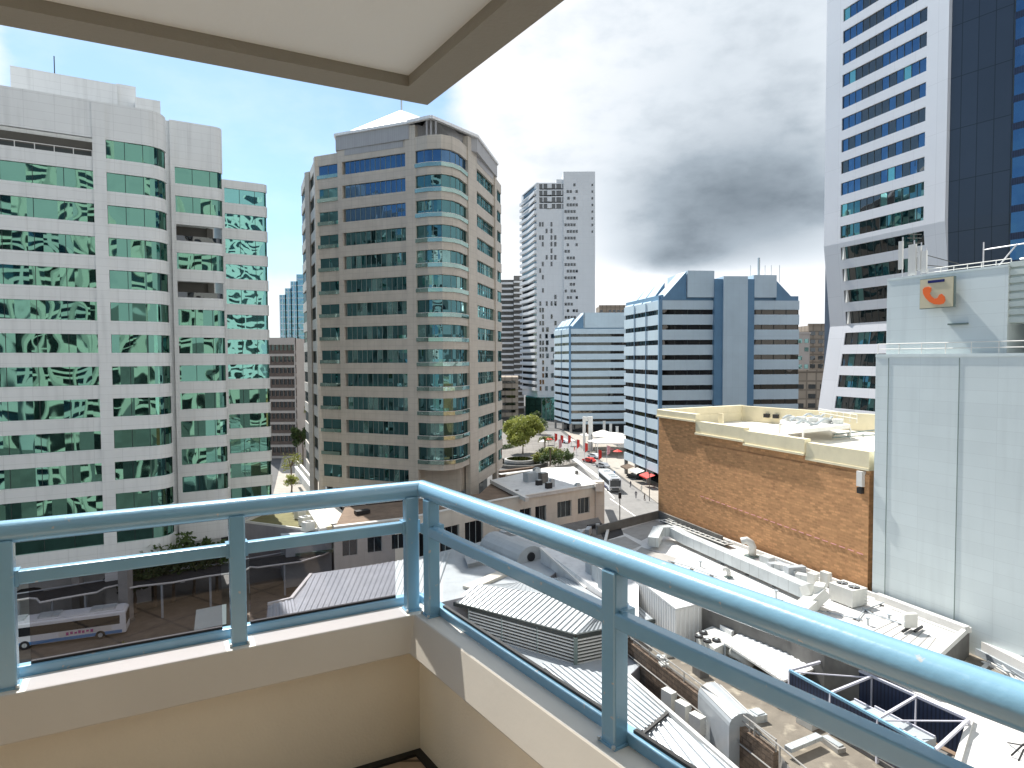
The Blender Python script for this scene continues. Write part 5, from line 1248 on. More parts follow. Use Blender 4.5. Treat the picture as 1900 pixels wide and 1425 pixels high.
# clutter on the tan terrace: low upstands, hatches, a bench-like rack, drain lines
rr = random.Random(31)
for k, (px, py, w_, d_, h, mm, lb) in enumerate(((1330, 1225, 2.4, .4, .5, 'trim', 'long white upstand on the tan terrace beside the ribbed canopy'), (1360, 1262, 1.6, 1.2, .9, 'acgrey', 'grey plant box on the tan terrace behind the vaulted cover'), (1440, 1300, 1.9, 1.3, .35, 'concd', 'low dark hatch on the tan terrace below the blue screen'), (1500, 1345, 1.2, .9, .6, 'acwhite', 'small cream box on the tan terrace beside the metal trough'), (1405, 1335, .9, .9, .5, 'galv', 'square galvanised hatch on the tan terrace beside the vaulted cover'), (1545, 1385, 1.5, .6, .3, 'conc', 'concrete plinth on the tan terrace at the bottom edge'), (1300, 1252, 1.0, .8, .7, 'concd', 'dark crate on the tan terrace beside the scrap bags'))):
    q = G3(px, py, 6.95); t = thing('roof_box', lb, 'roof plant', q); c = MB(); rbox(c, q, w_, d_, h, rz_ + rr.uniform(-.2, .2)); c.build('casing', M[mm], t)
    c = MB(); rbox(c, (q[0], q[1], q[2] + h + .004), w_ * .8, d_ * .7, .07, rz_); c.build('lid', M['galv'], t)
# ================================================================= CREAM PODIUM BUILDING, STREET AND PLAZA
PZ = 9.5
q = [Vector(G(620, 984, PZ)), Vector(G(755, 968, PZ)), Vector(G(930, 932, PZ)), Vector(G(1112, 902, PZ))]
pdb = thing('cream_building', 'low cream building with brown roof and a flat white roofed end', 'building', (q[2].x, q[2].y, 0))
fr = [tuple(q[0]), tuple(q[1]), tuple(q[2]), tuple(q[3])]
bk = [G(1062, 868, PZ), G(1010, 872, PZ), G(912, 895, PZ), G(890, 915, PZ), G(640, 940, PZ)]
def facade_with_openings(root, path, z0, z1, ops, m, recess=.35, glass=None, th=.45, every=1.0):
    """ops: list of (s0,s1,zb,zt) along the path; wall built round them"""
    c = MB(); s = 0; Lp_ = plen(path)
    for s0, s1, zb, zt in ops:
        if s0 > s + .01: band(c, sub(path, s, s0), z0, z1, 0, th)
        band(c, sub(path, s0, s1), z0, zb, 0, th); band(c, sub(path, s0, s1), zt, z1, 0, th); s = s1
    band(c, sub(path, s, Lp_), z0, z1, 0, th); c.build('wall', m, root)
    for s0, s1, zb, zt in ops: window(root, sub(path, s0, s1), zb, zt, glass or M['gl_dark'], M['frame_l'], every, recess, fw=.07)
Lf = plen(fr); L01 = plen(fr[:2]); L12 = plen(fr[:3])
ops = []
s = 1.0
while s < L01 - 2: ops.append((s, s + 1.9, 6.0, 8.0)); s += 3.2
s = L01 + 1
while s < L12 - 3: ops.append((s, s + 3.4, 3.6, 7.6)); s += 4.4
s = L12 + .5
while s < L12 + 8.5: ops.append((s, s + 2.2, 4.6, 7.9)); s += 3.0
ops.append((L12 + 11.0, L12 + 14.0, 5.4, 8.0)); ops.append((L12 + 15.4, L12 + 18.0, 5.4, 8.0))
ops = [o for o in ops if o[1] < Lf - .5]
facade_with_openings(pdb, fr, 0, PZ + .35, ops, M['creamwall'])
c = MB(); inn = offp(fr, -.5); c.prism(inn + bk, 0.0, PZ - .1); c.build('brown_roof', M['brownroof'], pdb)  # rough brown up to the diagonal kerb, white sheet laid beyond
c = MB(); band(c, fr, PZ + .36, PZ + .5, .12, .7); c.build('coping', M['trim'], pdb)
c = MB(); P = [G(914, 893, PZ), G(976, 925, PZ), G(1110, 903, PZ), G(1062, 869, PZ), G(1012, 871, PZ)]; c.prism(P, PZ - .05, PZ + .3); c.build('white_roof', M['wroof2'], pdb)
c = MB(); c.bar(G3(912, 893, PZ + .4), G3(978, 927, PZ + .4), .6, .6); c.bar(G3(1110, 903, PZ + .4), G3(1062, 868, PZ + .4), .5, .5); c.build('white_kerb', M['trim'], pdb)
c = MB(); c.bar((q[3].x, q[3].y, 0), (q[3].x, q[3].y, PZ + .9), 1.5, 1.5) ; c.bar(G3(1112, 905, 4.0), G3(1112, 905, PZ + .8), 1.2); c.build('corner_pier', M['creamwall'], pdb)
rr = random.Random(5)
for k, (px, py, w_, h) in enumerate(((985, 893, 2.2, 1.5), (996, 889, 1.2, 1.9), (1008, 896, 1.4, 1.7), (1018, 906, 1.0, .9), (1024, 903, .8, 1.2), (1072, 903, .9, .5), (1070, 880, .5, .6), (1000, 900, 1.0, .8))):
    p = G3(px, py, PZ + .3); t = thing('roof_plant_box', ['widest plant box', 'tall plant box', 'grey plant box', 'low dark plant box', 'narrow upright plant box', 'low hatch near the front edge', 'tiny vent near the back edge', 'small plant box nearest the kerb'][k] + ' on the white roof of the cream building', 'roof plant', p, 'plant boxes on the white roof of the cream building')
    c = MB(); rbox(c, p, w_, w_ * .7, h, .6); c.build('casing', M[['acgrey', 'galv', 'concd', 'black'][k % 4]], t)
    c = MB(); rbox(c, (p[0], p[1], p[2] + h + .005), w_ * .7, w_ * .5, .12, .6); c.build('lid', M['galv'], t)
t = thing('roof_tank', 'dark low box on the brown roof above the mid rail', 'roof plant', G3(672, 953, PZ))
c = MB(); rbox(c, G3(672, 953, PZ), 2.0, 1.0, .5, .6); c.build('box', M['black'], t)
t = thing('roof_bucket', 'small dark object lying on the brown roof near the handrail', 'roof plant', G3(957, 914, PZ)); c = MB(); rbox(c, G3(957, 914, PZ), 1.2, .5, .4, 1.0); c.build('box', M['black'], t)
# olive triangular roof and planted terrace left of it
block('olive_roof_annex', 'low annex with mossy olive triangular roof and white wall, seen between the rails', 'annex', [(452, 970), (520, 941), (560, 925), (600, 925), (622, 985), (560, 984)], 6.2, 0, M['greywall'], M['greenroof'], par=(.3, .25, M['trim']))
for k, (px, py) in enumerate(((543, 945), (553, 950), (557, 962), (566, 975), (572, 985))):
    t = ac_unit(px, py, 6.25, 1.5, 1.1, 1.3, 1, ['farthest', 'second farthest', 'middle', 'second nearest', 'nearest'][k] + ' of five white condensers in a line on the olive roof', 'acwhite', rz=.9, grp='white condensers in a line on the olive roof')
for k, (a, b, w_, mm) in enumerate((((571, 940), (600, 985), 1.0, 'trim'), ((581, 938), (610, 982), .9, 'yellow'), ((594, 936), (622, 976), 1.6, 'paint'), ((606, 938), (640, 970), 2.2, 'fascia_g'))):
    t = thing('terrace_wall', ['pale stone', 'cream', 'bright white', 'wide beige'][k] + ' strip of the stepped walls between the olive roof and the brown roof', 'low wall', G3(*a, 6.5), 'stepped strips between the olive roof and the brown roof')
    c = MB(); c.bar(G3(*a, 6.7 + .1 * k), G3(*b, 6.7 + .1 * k), w_, .8); c.build('strip', M[mm], t)
# ---- side street between the two near towers
sheet('side_street', [G(505, 925, .01), G(590, 925, .01), G(600, 800, .01), G(552, 745, .01), G(535, 800, .01)], .012, M['pave'])
wl = thing('boundary_wall', 'pale wall running back between the towers above the handrail', 'wall', G3(565, 880, 0))
c = MB(); c.bar(G3(549, 866, 2.2), G3(585, 912, 2.2), .5, 4.4); c.build('wall', M['creamwall'], wl); c = MB(); c.bar(G3(549, 866, 4.5), G3(585, 912, 4.5), .7, .22); c.build('coping', M['trim'], wl)
# ---- main street on the right
sheet('road', [G(1100, 985, .02), G(1225, 985, .02), G(1222, 935, .02), G(1160, 893, .02), G(1092, 842, .02), G(1040, 800, .02), G(1005, 800, .02), G(1060, 845, .02), G(1100, 890, .02), G(1112, 930, .02)], .02, M['roadc'])
sheet('pavement', [G(1226, 985, .14), G(1330, 985, .14), G(1250, 900, .14), G(1150, 830, .14), G(1060, 790, .14), G(1046, 799, .14), G(1098, 841, .14), G(1166, 893, .14), G(1226, 937, .14)], .14, M['pave'], th=.13)
sheet('plaza', [G(925, 868, .05), G(1000, 868, .05), G(1063, 858, .05), G(1050, 838, .05), G(1010, 800, .05), G(935, 800, .05), G(915, 840, .05)], .05, M['plaza'])
sheet('median_kerb', [G(1062, 852, .2), G(1068, 850, .2), G(1115, 885, .2), G(1110, 888, .2)], .2, M['trim'], th=.2)
for k, (a, b) in enumerate((((1132, 925), (1218, 985)), ((1122, 905), (1140, 925)))):
    o = MB(); o.bar(G3(*a, .03), G3(*b, .03), .25, .012); o = o.build('lane_line', M['paint']); o['kind'] = 'structure'
# left street below the glass
sheet('brown_roadway', [G(-120, 1240, .03), G(480, 1180, .03), G(560, 1105, .03), G(575, 1060, .03), G(455, 1085, .03), G(230, 1128, .03), G(-120, 1185, .03)], .03, M['asphd'])
sheet('dark_carriageway', [G(-260, 1330, .02), G(-260, 1120, .02), G(230, 1100, .02), G(600, 1020, .02), G(600, 1200, .02), G(300, 1330, .02)], .015, M['asph'])
# ---- buses
def bus(p, rz, label, front_m, stripe):
    t = thing('city_bus', label, 'bus', (0, 0, 0), 'city buses on the streets')
    Lb, Wb, Hb = 11.8, 2.5, 3.0
    c = MB(); c.box((0, 0, .35 + (Hb - .5) / 2), (Lb, Wb, Hb - .5)); ob = c.build('body', M['buswhite'], t, base=(0, 0, 0)); b_ = ob.modifiers.new('bevel', 'BEVEL'); b_.width = .16; b_.segments = 3
    c = MB(); c.box((0, 0, Hb - .08), (Lb - .5, Wb - .3, .12)); ob = c.build('roof', M['buswhite'], t)
    for x, l in ((-3.6, 2.4), (1.5, 2.0), (4.2, 1.0)): c = MB(); c.box((x, 0, Hb + .1), (l, 1.5, .22)); c.build('roof_pod', M['galv'], t)
    for s_ in (-1, 1):
        c = MB(); c.box((.1, s_ * (Wb / 2 + .004), 1.95), (Lb - 1.0, .02, .95)); c.build('window', M['gl_dark'], t)
        c = MB(); c.box((-.3, s_ * (Wb / 2 + .006), .62), (Lb - 1.4, .02, .35)); c.build('stripe', M[stripe], t)
        for x in (-3.4, 3.6):
            c = MB(); c.tube([(x, s_ * (Wb / 2 - .26), .48), (x, s_ * (Wb / 2 + .03), .48)], .48, 18); w_ = c.build('wheel', M['black'], t)
            c = MB(); c.tube([(x, s_ * (Wb / 2 + .03), .48), (x, s_ * (Wb / 2 + .045), .48)], .24, 12); c.build('rim', M['galv'], w_)
    for x, mm in ((Lb / 2, front_m), (-Lb / 2, 'gl_dark')):
        c = MB(); c.box((x + (.006 if x > 0 else -.006), 0, 1.9), (.02, Wb - .3, 1.3)); c.build('windscreen', M['gl_dark'], t)
        c = MB(); c.box((x + (.006 if x > 0 else -.006), 0, .75), (.02, Wb - .3, .6)); c.build('bumper', M[front_m] if x > 0 else M['buswhite'], t)
    for s_ in (-1, 1): c = MB(); c.box((Lb / 2 + .02, s_ * .9, .8), (.04, .35, .2)); c.build('headlight', M['paint'], t)
    c = MB(); c.box((Lb / 2 + .02, 0, 2.72), (.03, 1.5, .25)); c.build('destination_board', M['black'], t)
    t.location = p; t.rotation_euler[2] = rz; return t
a = v2(G(22, 1210, 0)); b = v2(G(212, 1183, 0)); d = (b - a).normalized(); m_ = (a + b) / 2 + Vector((-d.y, d.x)) * 1.25
b1 = bus((m_.x, m_.y, .035), math.atan2(d.y, d.x) + math.pi, 'pale blue white city bus on the brown street, seen through the left glass', 'busblue', 'busblue')
for i, x in enumerate((-.3, -.7, -1.1, -1.45, -1.8, -2.2, -2.6)):
    c = MB(); c.box((x, 1.262, 1.12 + .05 * (i % 2)), (.26, .012, .34 - .06 * (i % 3))); ob = c.build('advert_mark', M['magenta'], b1, base=(0, 0, 0)); 
for ob in [o for o in b1.children if o.name.startswith('advert_mark')]: pass
c = MB(); c.box((-2.0, 1.258, 1.15), (5.0, .010, .6)); c.build('advert_panel', M['trim'], b1)
a = v2(G(1138, 914, 0)); b = v2(G(1108, 886, 0)); d = (b - a).normalized(); m_ = a + d * 6 + Vector((.4, .2))
b2 = bus((m_.x, m_.y, .03), math.atan2(-d.y, -d.x), 'white city bus with dark glass driving down the sunny main street', 'gl_dark', 'navysign'); b2.scale = (1.12, 1.12, 1.12)
# ---- cars
def car(p, rz, m, label):
    t = thing('parked_car', label, 'car', (0, 0, 0), 'cars on the main street')
    prof = [(-2.2, .35), (-2.2, .85), (-1.7, .95), (-1.2, 1.42), (.5, 1.45), (1.2, .98), (2.1, .85), (2.25, .4)]
    c = MB(); n = len(prof); c.face([(x, -.85, z) for x, z in prof]); c.face([(x, .85, z) for x, z in prof][::-1])
    for i in range(n): a, b = prof[i], prof[(i + 1) % n]; c.face([(a[0], -.85, a[1]), (a[0], .85, a[1]), (b[0], .85, b[1]), (b[0], -.85, b[1])])
    c.build('body', m, t, base=(0, 0, 0))
    c = MB(); 
    for s_ in (-1, 1): c.face([(x, s_ * .858, z) for x, z in ((-1.45, 1.0), (-1.15, 1.34), (.42, 1.36), (.95, 1.0))])
    c.face([(.56, -.7, 1.44), (.56, .7, 1.44), (1.2, .7, 1.0), (1.2, -.7, 1.0)]); c.build('window', M['gl_dark'], t)
    for x in (-1.35, 1.35):
        for s_ in (-1, 1): c = MB(); c.tube([(x, s_ * .66, .33), (x, s_ * .87, .33)], .33, 12); c.build('wheel', M['black'], t)
    t.location = p; t.rotation_euler[2] = rz
for (px, py, mm, lb) in ((1118, 868, 'greycar', 'silver car on the main street behind the white bus'), (1093, 858, 'red', 'dark red car near the street flags'), (1102, 850, 'buswhite', 'white car on the main street beyond the red car'), (1178, 888, 'black', 'dark car parked under the large blue building'), (1046, 822, 'buswhite', 'white car far up the main street')):
    p = G(px, py, 0); car((p[0], p[1], .03), 2.2, M[mm], lb)
# ---- trees
def tree(px, py, z, h, rad_, seed, label, mat='leaf', n=2600, cat='tree', leaf=.34, sq=1.0, Y=None, name='street_tree', grp=None, trunk=.28):
    p = G(px, py, z); rr = random.Random(seed); t = thing(name, label, cat, (p[0], p[1], z), grp)
    c = MB(); top = Vector((p[0], p[1], z + h * .55)); c.tube([(p[0], p[1], z), (p[0] + .1, p[1], z + h * .3), top], trunk, 8, r2=trunk * .5)
    clumps = []
    for k in range(16):
        a = rr.uniform(0, 6.28); e = rr.uniform(-.75, 1.0); r = rad_ * rr.uniform(.45, .8)
        q_ = Vector((p[0] + r * math.cos(a) * math.cos(e), p[1] + r * math.sin(a) * math.cos(e), z + h * .62 + r * math.sin(e) * sq)); clumps.append((q_, rad_ * rr.uniform(.28, .5)))
        c.tube([top - Vector((0, 0, h * .12 * rr.random())), (top + q_) / 2 + Vector((0, 0, .3)), q_], trunk * .3, 5, r2=trunk * .08)
    c.build('trunk', M['bark'], t)
    clumps.append((Vector((p[0], p[1], z + h * .6)), rad_ * .5))
    c = MB()
    for i in range(n):
        o, r = rr.choice(clumps); v = Vector((rr.gauss(0, 1), rr.gauss(0, 1), rr.gauss(0, 1))).normalized() * r * (rr.random() ** .35)
        q_ = o + Vector((v.x, v.y, v.z * .85)); s_ = leaf * rr.uniform(.6, 1.4); u = Vector((rr.gauss(0, 1), rr.gauss(0, 1), rr.gauss(0, .6))).normalized(); w_ = u.cross(Vector((rr.gauss(0, 1), rr.gauss(0, 1), rr.gauss(0, 1)))).normalized()
        c.face([q_ - u * s_, q_ + w_ * s_ * .5, q_ + u * s_, q_ - w_ * s_ * .5])
    c.build('crown', M[mat], t); return t
tree(970, 842, 0, 11.8, 6.6, 1, 'large bright green tree on the plaza right of the beige tower', 'leafy', 8000, leaf=.42, sq=1.05)
tree(552, 842, 0, 22, 5.2, 2, 'tall yellow green tree filling the gap between the two near towers', 'leafy', 3600, leaf=.5, sq=1.9)
tree(562, 862, 0, 14, 4.0, 12, 'darker green tree in front of the tall tree between the towers', 'leafd', 2200, leaf=.4, sq=1.4)
tree(540, 892, 0, 7.5, 3.0, 3, 'bare looking small tree in front of the grey office block', 'leaf', 500, leaf=.25)
tree(541, 914, 0, 4.5, 1.7, 4, 'bright lime shrub just above the handrail', 'leafy', 800, leaf=.22, name='shrub', cat='shrub')
for k, (px, py, h, r, mt) in enumerate(((1015, 866, 4.2, 2.4, 'leafd'), (1030, 868, 4.0, 2.6, 'leafd'), (1045, 864, 4.5, 2.6, 'leafd'), (1057, 862, 3.6, 2.0, 'leafd'), (1000, 864, 3.6, 2.0, 'leaf'), (1010, 852, 3.4, 1.8, 'leafd'), (1035, 852, 3.2, 1.8, 'leaf'))):
    tree(px, py, 0, h, r, 30 + k, ['leftmost of the front shrubs', 'second front shrub', 'tallest dark shrub', 'rightmost dark shrub by the road', 'pale leaved shrub at the left end', 'dark shrub at the back of the bed, left', 'pale shrub at the back of the bed, right'][k] + ' in the plaza planting bed', mt, 700, 'shrub', .26, name='shrub', grp='shrubs in the plaza planting bed', trunk=.1)
for k, (px, py) in enumerate(((1020, 870), (1010, 846))):
    p = G(px, py, 0); t = thing('palm_tree', ['near', 'far'][k] + ' palm with ragged pale fronds in the plaza planting bed', 'palm', (p[0], p[1], 0), 'palms in the plaza planting bed')
    c = MB(); c.tube([(p[0], p[1], 0), (p[0] + .2, p[1], 3), (p[0] + .1, p[1], 5.6)], .2, 8); c.build('trunk', M['bark'], t)
    c = MB(); rr = random.Random(k)
    for f_ in range(16):
        a = f_ * .4 + rr.random(); pr_ = None
        for s_ in range(6):
            r = .45 * s_; z = 5.6 + .9 * math.sin(s_ * .55) - .12 * s_ * s_ * .5; q_ = Vector((p[0] + .1 + r * math.cos(a), p[1] + r * math.sin(a), z)); w_ = Vector((-math.sin(a), math.cos(a), -.25)) * (.3 * (1 - s_ / 7))
            if pr_: c.face([pr_[0] - pr_[1], q_ - w_, q_ + w_, pr_[0] + pr_[1]])
            pr_ = (q_, w_)
    c.build('fronds', M['leaf'], t)
for k, (px, py) in enumerate(((955, 800), (1002, 806), (944, 812), (990, 796), (560, 790))):
    tree(px, py, 0, 6 + k, 3.4, 60 + k, ['dark tree behind the large plaza tree', 'dark tree right of the teal podium foot', 'dark tree at the corner of the beige tower', 'dark tree at the foot of the white tower', 'dark tree low between the two near towers'][k], 'leafd', 900, leaf=.4)
# street level trees in the shade under the left building
for k, (px, py) in enumerate(((250, 1138), (288, 1126), (322, 1118), (360, 1108), (402, 1100))):
    tree(px, py, 0, (6.0, 8.5, 9.5, 9.0, 8.5)[k], (1.8, 2.8, 3.4, 3.2, 3.0)[k], 80 + k, ['leftmost', 'second', 'middle', 'fourth', 'rightmost'][k] + ' of the dark street trees in the shade beyond the left glass', 'leafd', 900, leaf=.3, grp='dark street trees beyond the left glass')
# ---- flags
for k, (px, py, mm) in enumerate(((1029, 838, 'red'), (1040, 842, 'red'), (1054, 842, 'red'), (1070, 852, 'red'), (1085, 860, 'red'), (1110, 876, 'red'), (1126, 866, 'pinkf'), (1037, 852, 'pinkf'))):
    p = G(px, py, 0); t = thing('flag_pole', ['leftmost tall red banner', 'second red banner from the left', 'third red banner, beside the planting bed', 'red banner left of the white pylon', 'red banner right of the white pylon', 'nearest red banner, behind the white bus', 'faded pink banner under the tents', 'faded pink banner among the red ones'][k] + ' on its pole by the street', 'banner', (p[0], p[1], 0), 'banners on poles along the street')
    c = MB(); c.tube([(p[0], p[1], 0), (p[0], p[1], 6.2)], .07, 6); c.build('pole', M['steel'], t)
    c = MB(); n = 6; wv = [(.08 + .17 * i, .12 * math.sin(i * 1.1 + k)) for i in range(n)]
    for i in range(n - 1):
        a, b = wv[i], wv[i + 1]; z0a, z0b = 3.2 + .14 * i, 3.2 + .14 * (i + 1)
        c.face([(p[0] + a[0], p[1] + a[1], z0a), (p[0] + b[0], p[1] + b[1], z0b), (p[0] + b[0], p[1] + b[1], 6.1 - .05 * i), (p[0] + a[0], p[1] + a[1], 6.1 - .04 * i)])
    c.build('banner', M[mm], t)
# ---- pylon, tents, canopies at the foot of the blue buildings
p = G(1090, 836, 0); t = thing('street_pylon', 'tall white twin slab pylon with small dark mark near the top', 'pylon', (p[0], p[1], 0))
Yp = p[1]; zt_ = ZY(1088, 773, Yp)
for dx, w_ in ((-1.1, .9), (1.0, 1.5)): c = MB(); c.box((p[0] + dx, p[1], zt_ / 2), (w_, .8, zt_)); c.build('slab', M['paint'], t)
c = MB(); c.box((p[0], p[1] + .02, zt_ - .8), (1.2, .6, 1.4)); c.build('top_link', M['paint'], t)
c = MB(); c.box((p[0] + .0, p[1] - .41, zt_ - 4.2), (.5, .06, 3.2)); c.build('dark_mark', M['rwall'], t)
def tent(px, py, w_, d_, z, h, label, rz=.2):
    p = G(px, py, z); t = thing('tensile_canopy', label, 'canopy', (p[0], p[1], 0), 'white canopies beside the street')
    c = MB(); ca, sa = math.cos(rz), math.sin(rz); n = 8; top = (p[0], p[1], z + h); prev = None; R2 = []
    for k in range(n): a = 2 * math.pi * k / n + .39; x, y = math.cos(a) * w_ / 2 * 1.08, math.sin(a) * d_ / 2 * 1.08; R2.append(((p[0] + x * ca - y * sa, p[1] + x * sa + y * ca, z), (p[0] + (x * ca - y * sa) * .4, p[1] + (x * sa + y * ca) * .4, z + h * .4)))
    for k in range(n): a, b = R2[k], R2[(k + 1) % n]; c.face([a[0], b[0], b[1], a[1]]); c.face([a[1], b[1], top]); c.face([a[0], b[0], (b[0][0], b[0][1], z - .35), (a[0][0], a[0][1], z - .35)])
    c.build('fabric', M['canvas'], t)
    for k in (0, 2, 4, 6): c = MB(); q_ = R2[k][0]; c.bar((q_[0] * .999, q_[1], 0), (q_[0] * .999, q_[1], z), .18); c.build('post', M['paint'], t)
tent(1118, 806, 15, 12, 4.8, 1.6, 'flatter white canopy at the back beside the pylon', .2)
tent(1150, 816, 22, 14, 4.4, 1.5, 'larger white canopy nearer the blue building corner', .5)
for k, px in enumerate((1121, 1133, 1145)):
    p = G(px, 812 + k * 3, 0); t = thing('canopy_mast', ['left', 'middle', 'right'][k] + ' of three white masts rising above the canopies', 'mast', (p[0], p[1], 0), 'white masts above the canopies'); c = MB(); zt_ = ZY(px, 782 + k * 5, p[1]); c.box((p[0], p[1], zt_ / 2), (.9, .9, zt_)); c.build('mast', M['paint'], t)
    c = MB(); c.box((p[0], p[1], zt_ + .1), (1.1, 1.1, .2)); c.build('cap', M['trim'], t)
t = thing('plaza_fountain', 'round dark stepped fountain basin on the plaza beside the beige tower', 'fountain', G3(965, 862, 0)); p = G3(965, 862, 0)
for k, (r, z0, z1, mm) in enumerate(((8.0, .05, .9, 'concd'), (7.2, .91, 1.0, 'gl_dark'), (4.6, 1.0, 1.7, 'conc'), (3.9, 1.71, 1.8, 'gl_dark'))):
    c = MB(); c.tube([(p[0], p[1], z0), (p[0], p[1], z1)], r, 32); c.build(['basin_wall', 'water', 'upper_basin', 'upper_water'][k], M[mm], t)
t = thing('brick_planter', 'long low brick planter wall in front of the fountain', 'planter', G3(955, 876, 0)); c = MB(); c.bar(G3(927, 880, .9), G3(990, 872, .9), 1.2, 1.8); c.build('wall', M['rwall'], t); c = MB(); c.bar(G3(927, 880, 1.85), G3(990, 872, 1.85), 1.4, .12); c.build('coping', M['trim'], t)
t = thing('plaza_kerb_wall', 'low pale wall beyond the white roof of the cream building', 'low wall', G3(1020, 880, 0)); c = MB(); c.bar(G3(940, 885, .6), G3(1068, 862, .6), .8, 1.2); c.build('wall', M['pave'], t)
# ---- street lamps, signal
for k, (px, py, h) in enumerate(((1150, 975, 6.0), (1162, 880, 7.5), (1098, 850, 7.5), (1205, 930, 6.5))):
    p = G(px, py, 0); t = thing('street_lamp', ['dark signal post at the near end of the street', 'lamp post under the edge of the large blue building', 'lamp post among the banners', 'lamp post beside the brick corner'][k], 'street lamp', (p[0], p[1], 0), 'posts along the main street'); c = MB(); c.tube([(p[0], p[1], 0), (p[0], p[1], h)], .09, 6); c.build('pole', M['concd'], t)
    c = MB(); c.box((p[0], p[1], h - .4), (.5, .5, 1.1 if k == 0 else .2)); c.build('lamp_head', M['black'], t)
# ---- people (a few pixels tall)
def person(px, py, rz, label, m, seed):
    p = G(px, py, .16); rr = random.Random(seed); me = bpy.data.meshes.new('person'); w_ = .0
    V = [(0, 0, .92), (0, 0, 1.2), (0, 0, 1.42), (0, 0, 1.55), (0, .02, 1.68), (.1, 0, .86), (.12, .16, .47), (.11, .02, .05), (-.1, 0, .86), (-.12, -.12, .46), (-.11, -.3, .08), (.2, 0, 1.4), (.27, -.08, 1.12), (.27, .06, .86), (-.2, 0, 1.4), (-.27, .08, 1.12), (-.27, .2, .88)]
    E_ = [(0, 1), (1, 2), (2, 3), (3, 4), (0, 5), (5, 6), (6, 7), (0, 8), (8, 9), (9, 10), (2, 11), (11, 12), (12, 13), (2, 14), (14, 15), (15, 16)]
    me.from_pydata(V, E_, []); me.materials.append(M[m]); o = bpy.data.objects.new('person', me); COL.objects.link(o)
    md = o.modifiers.new('skin', 'SKIN'); R2 = [.15, .14, .16, .06, .11, .09, .065, .05, .09, .065, .05, .06, .045, .035, .06, .045, .035]
    for i, r in enumerate(R2): me.skin_vertices[0].data[i].radius = (r, r * .8)
    me.skin_vertices[0].data[0].use_root = True
    o.modifiers.new('sub', 'SUBSURF').levels = 1
    o.location = (p[0], p[1], .15); o.rotation_euler[2] = rz; ORG[o.name] = (p[0], p[1], .15); tag(o, label, 'person')
for k, (px, py, m, lb) in enumerate(((1180, 925, 'cloth', 'person in dark clothes walking on the sunny pavement near the bus'), (1196, 930, 'rwall', 'person in brown walking on the pavement by the brick corner'), (1098, 862, 'cloth', 'person in dark clothes by the road edge near the banners'), (1140, 885, 'busblue', 'person in blue on the pavement behind the bus'), (1066, 838, 'red', 'person in a red top by the banners'), (1190, 914, 'acwhite', 'person in white under the large blue building'), (1012, 838, 'cloth', 'person in dark clothes crossing the plaza behind the palms'), (985, 852, 'tan', 'person in a tan coat beside the fountain'), (1170, 905, 'cloth', 'person in dark clothes at the column of the large blue building'))):
    try: person(px, py, k * 1.3, lb, m, k)
    except Exception as ex: print('person', ex)
# ---- glazed street awning at the foot of the left building
aw = thing('street_awning', 'long dark glazed street awning with wavy pale front edge along the left building', 'awning', G3(120, 1100, 3))
AZ = 4.2; sp = [G3(-60, 1139, AZ), G3(15, 1122, AZ), G3(30, 1114, AZ), G3(55, 1110, AZ), G3(68, 1111, AZ), G3(74, 1118, AZ), G3(110, 1111, AZ), G3(150, 1104, AZ), G3(180, 1099, AZ), G3(195, 1091, AZ), G3(218, 1086, AZ), G3(230, 1087, AZ), G3(232, 1093, AZ), G3(256, 1088, AZ), G3(320, 1081, AZ), G3(380, 1070, AZ), G3(425, 1064, AZ), G3(450, 1061, AZ), G3(465, 1052, AZ), G3(478, 1053, AZ), G3(500, 1050, AZ), G3(560, 1042, AZ), G3(600, 1030, AZ), G3(620, 1020, AZ), G3(612, 1014, AZ)]
c = MB(); c.tube(sp, .12, 6); c.build('front_edge', M['trim'], aw)
c = MB()
for i in range(len(sp) - 2):
    a, b = Vector(sp[i]), Vector(sp[i + 1]); d = Vector((VB.x, VB.y, 0)) * 4.2; c.face([a, b, b + d, a + d])
c.build('glazing', M['dark'], aw)
c = MB(); c.tube([tuple(Vector(p) + Vector((VB.x * 4.2, VB.y * 4.2, .1))) for p in (sp[0], sp[8], sp[15], sp[22])], .08, 6); c.build('back_edge', M['acgrey'], aw)
for px, py in ((34, 1112), (97, 1110), (158, 1100), (300, 1083), (390, 1068), (455, 1056), (528, 1046)):
    c = MB(); p = G3(px, py, AZ); c.bar((p[0], p[1], 0), p, .2); c.build('post', M['acgrey'], aw)
for k, px in enumerate((132, 222)):
    t = thing('street_column', ['slim', 'wide'][k] + ' grey concrete column of the left building rising behind the bus', 'column', G3(px, 1120, 0)); c = MB(); p = v2(GY(px, 76.5 if k else 78)); c.bar((p.x, p.y, 0), (p.x, p.y, 6.4), 1.1 if k else .9); c.build('shaft', M['conc'], t); c = MB(); c.bar((p.x, p.y, 0), (p.x, p.y, .5), 1.3); c.build('base', M['concd'], t)
block('glass_bus_shelter', 'pale green flat roofed shelter on the brown street left of the second post', 'shelter', [(364, 1132), (420, 1121), (420, 1158), (360, 1170)], 3.0, 0, M['gl_bal'], M['cladr'])
t = thing('low_entrance_block', 'grey entrance block with glass front at the left building corner', 'building', G3(560, 1000, 0)); c = MB(); c.prism([G(530, 1010, 6), G(615, 1000, 6), G(600, 985, 6), G(520, 990, 6)], 0, 6.0); c.build('wall', M['acgrey'], t); c = MB(); c.prism([G(548, 1022, 5), G(618, 1014, 5), G(618, 1002, 5), G(540, 1004, 5)], 4.2, 4.6); c.build('glass_canopy', M['gl_bal'], t)
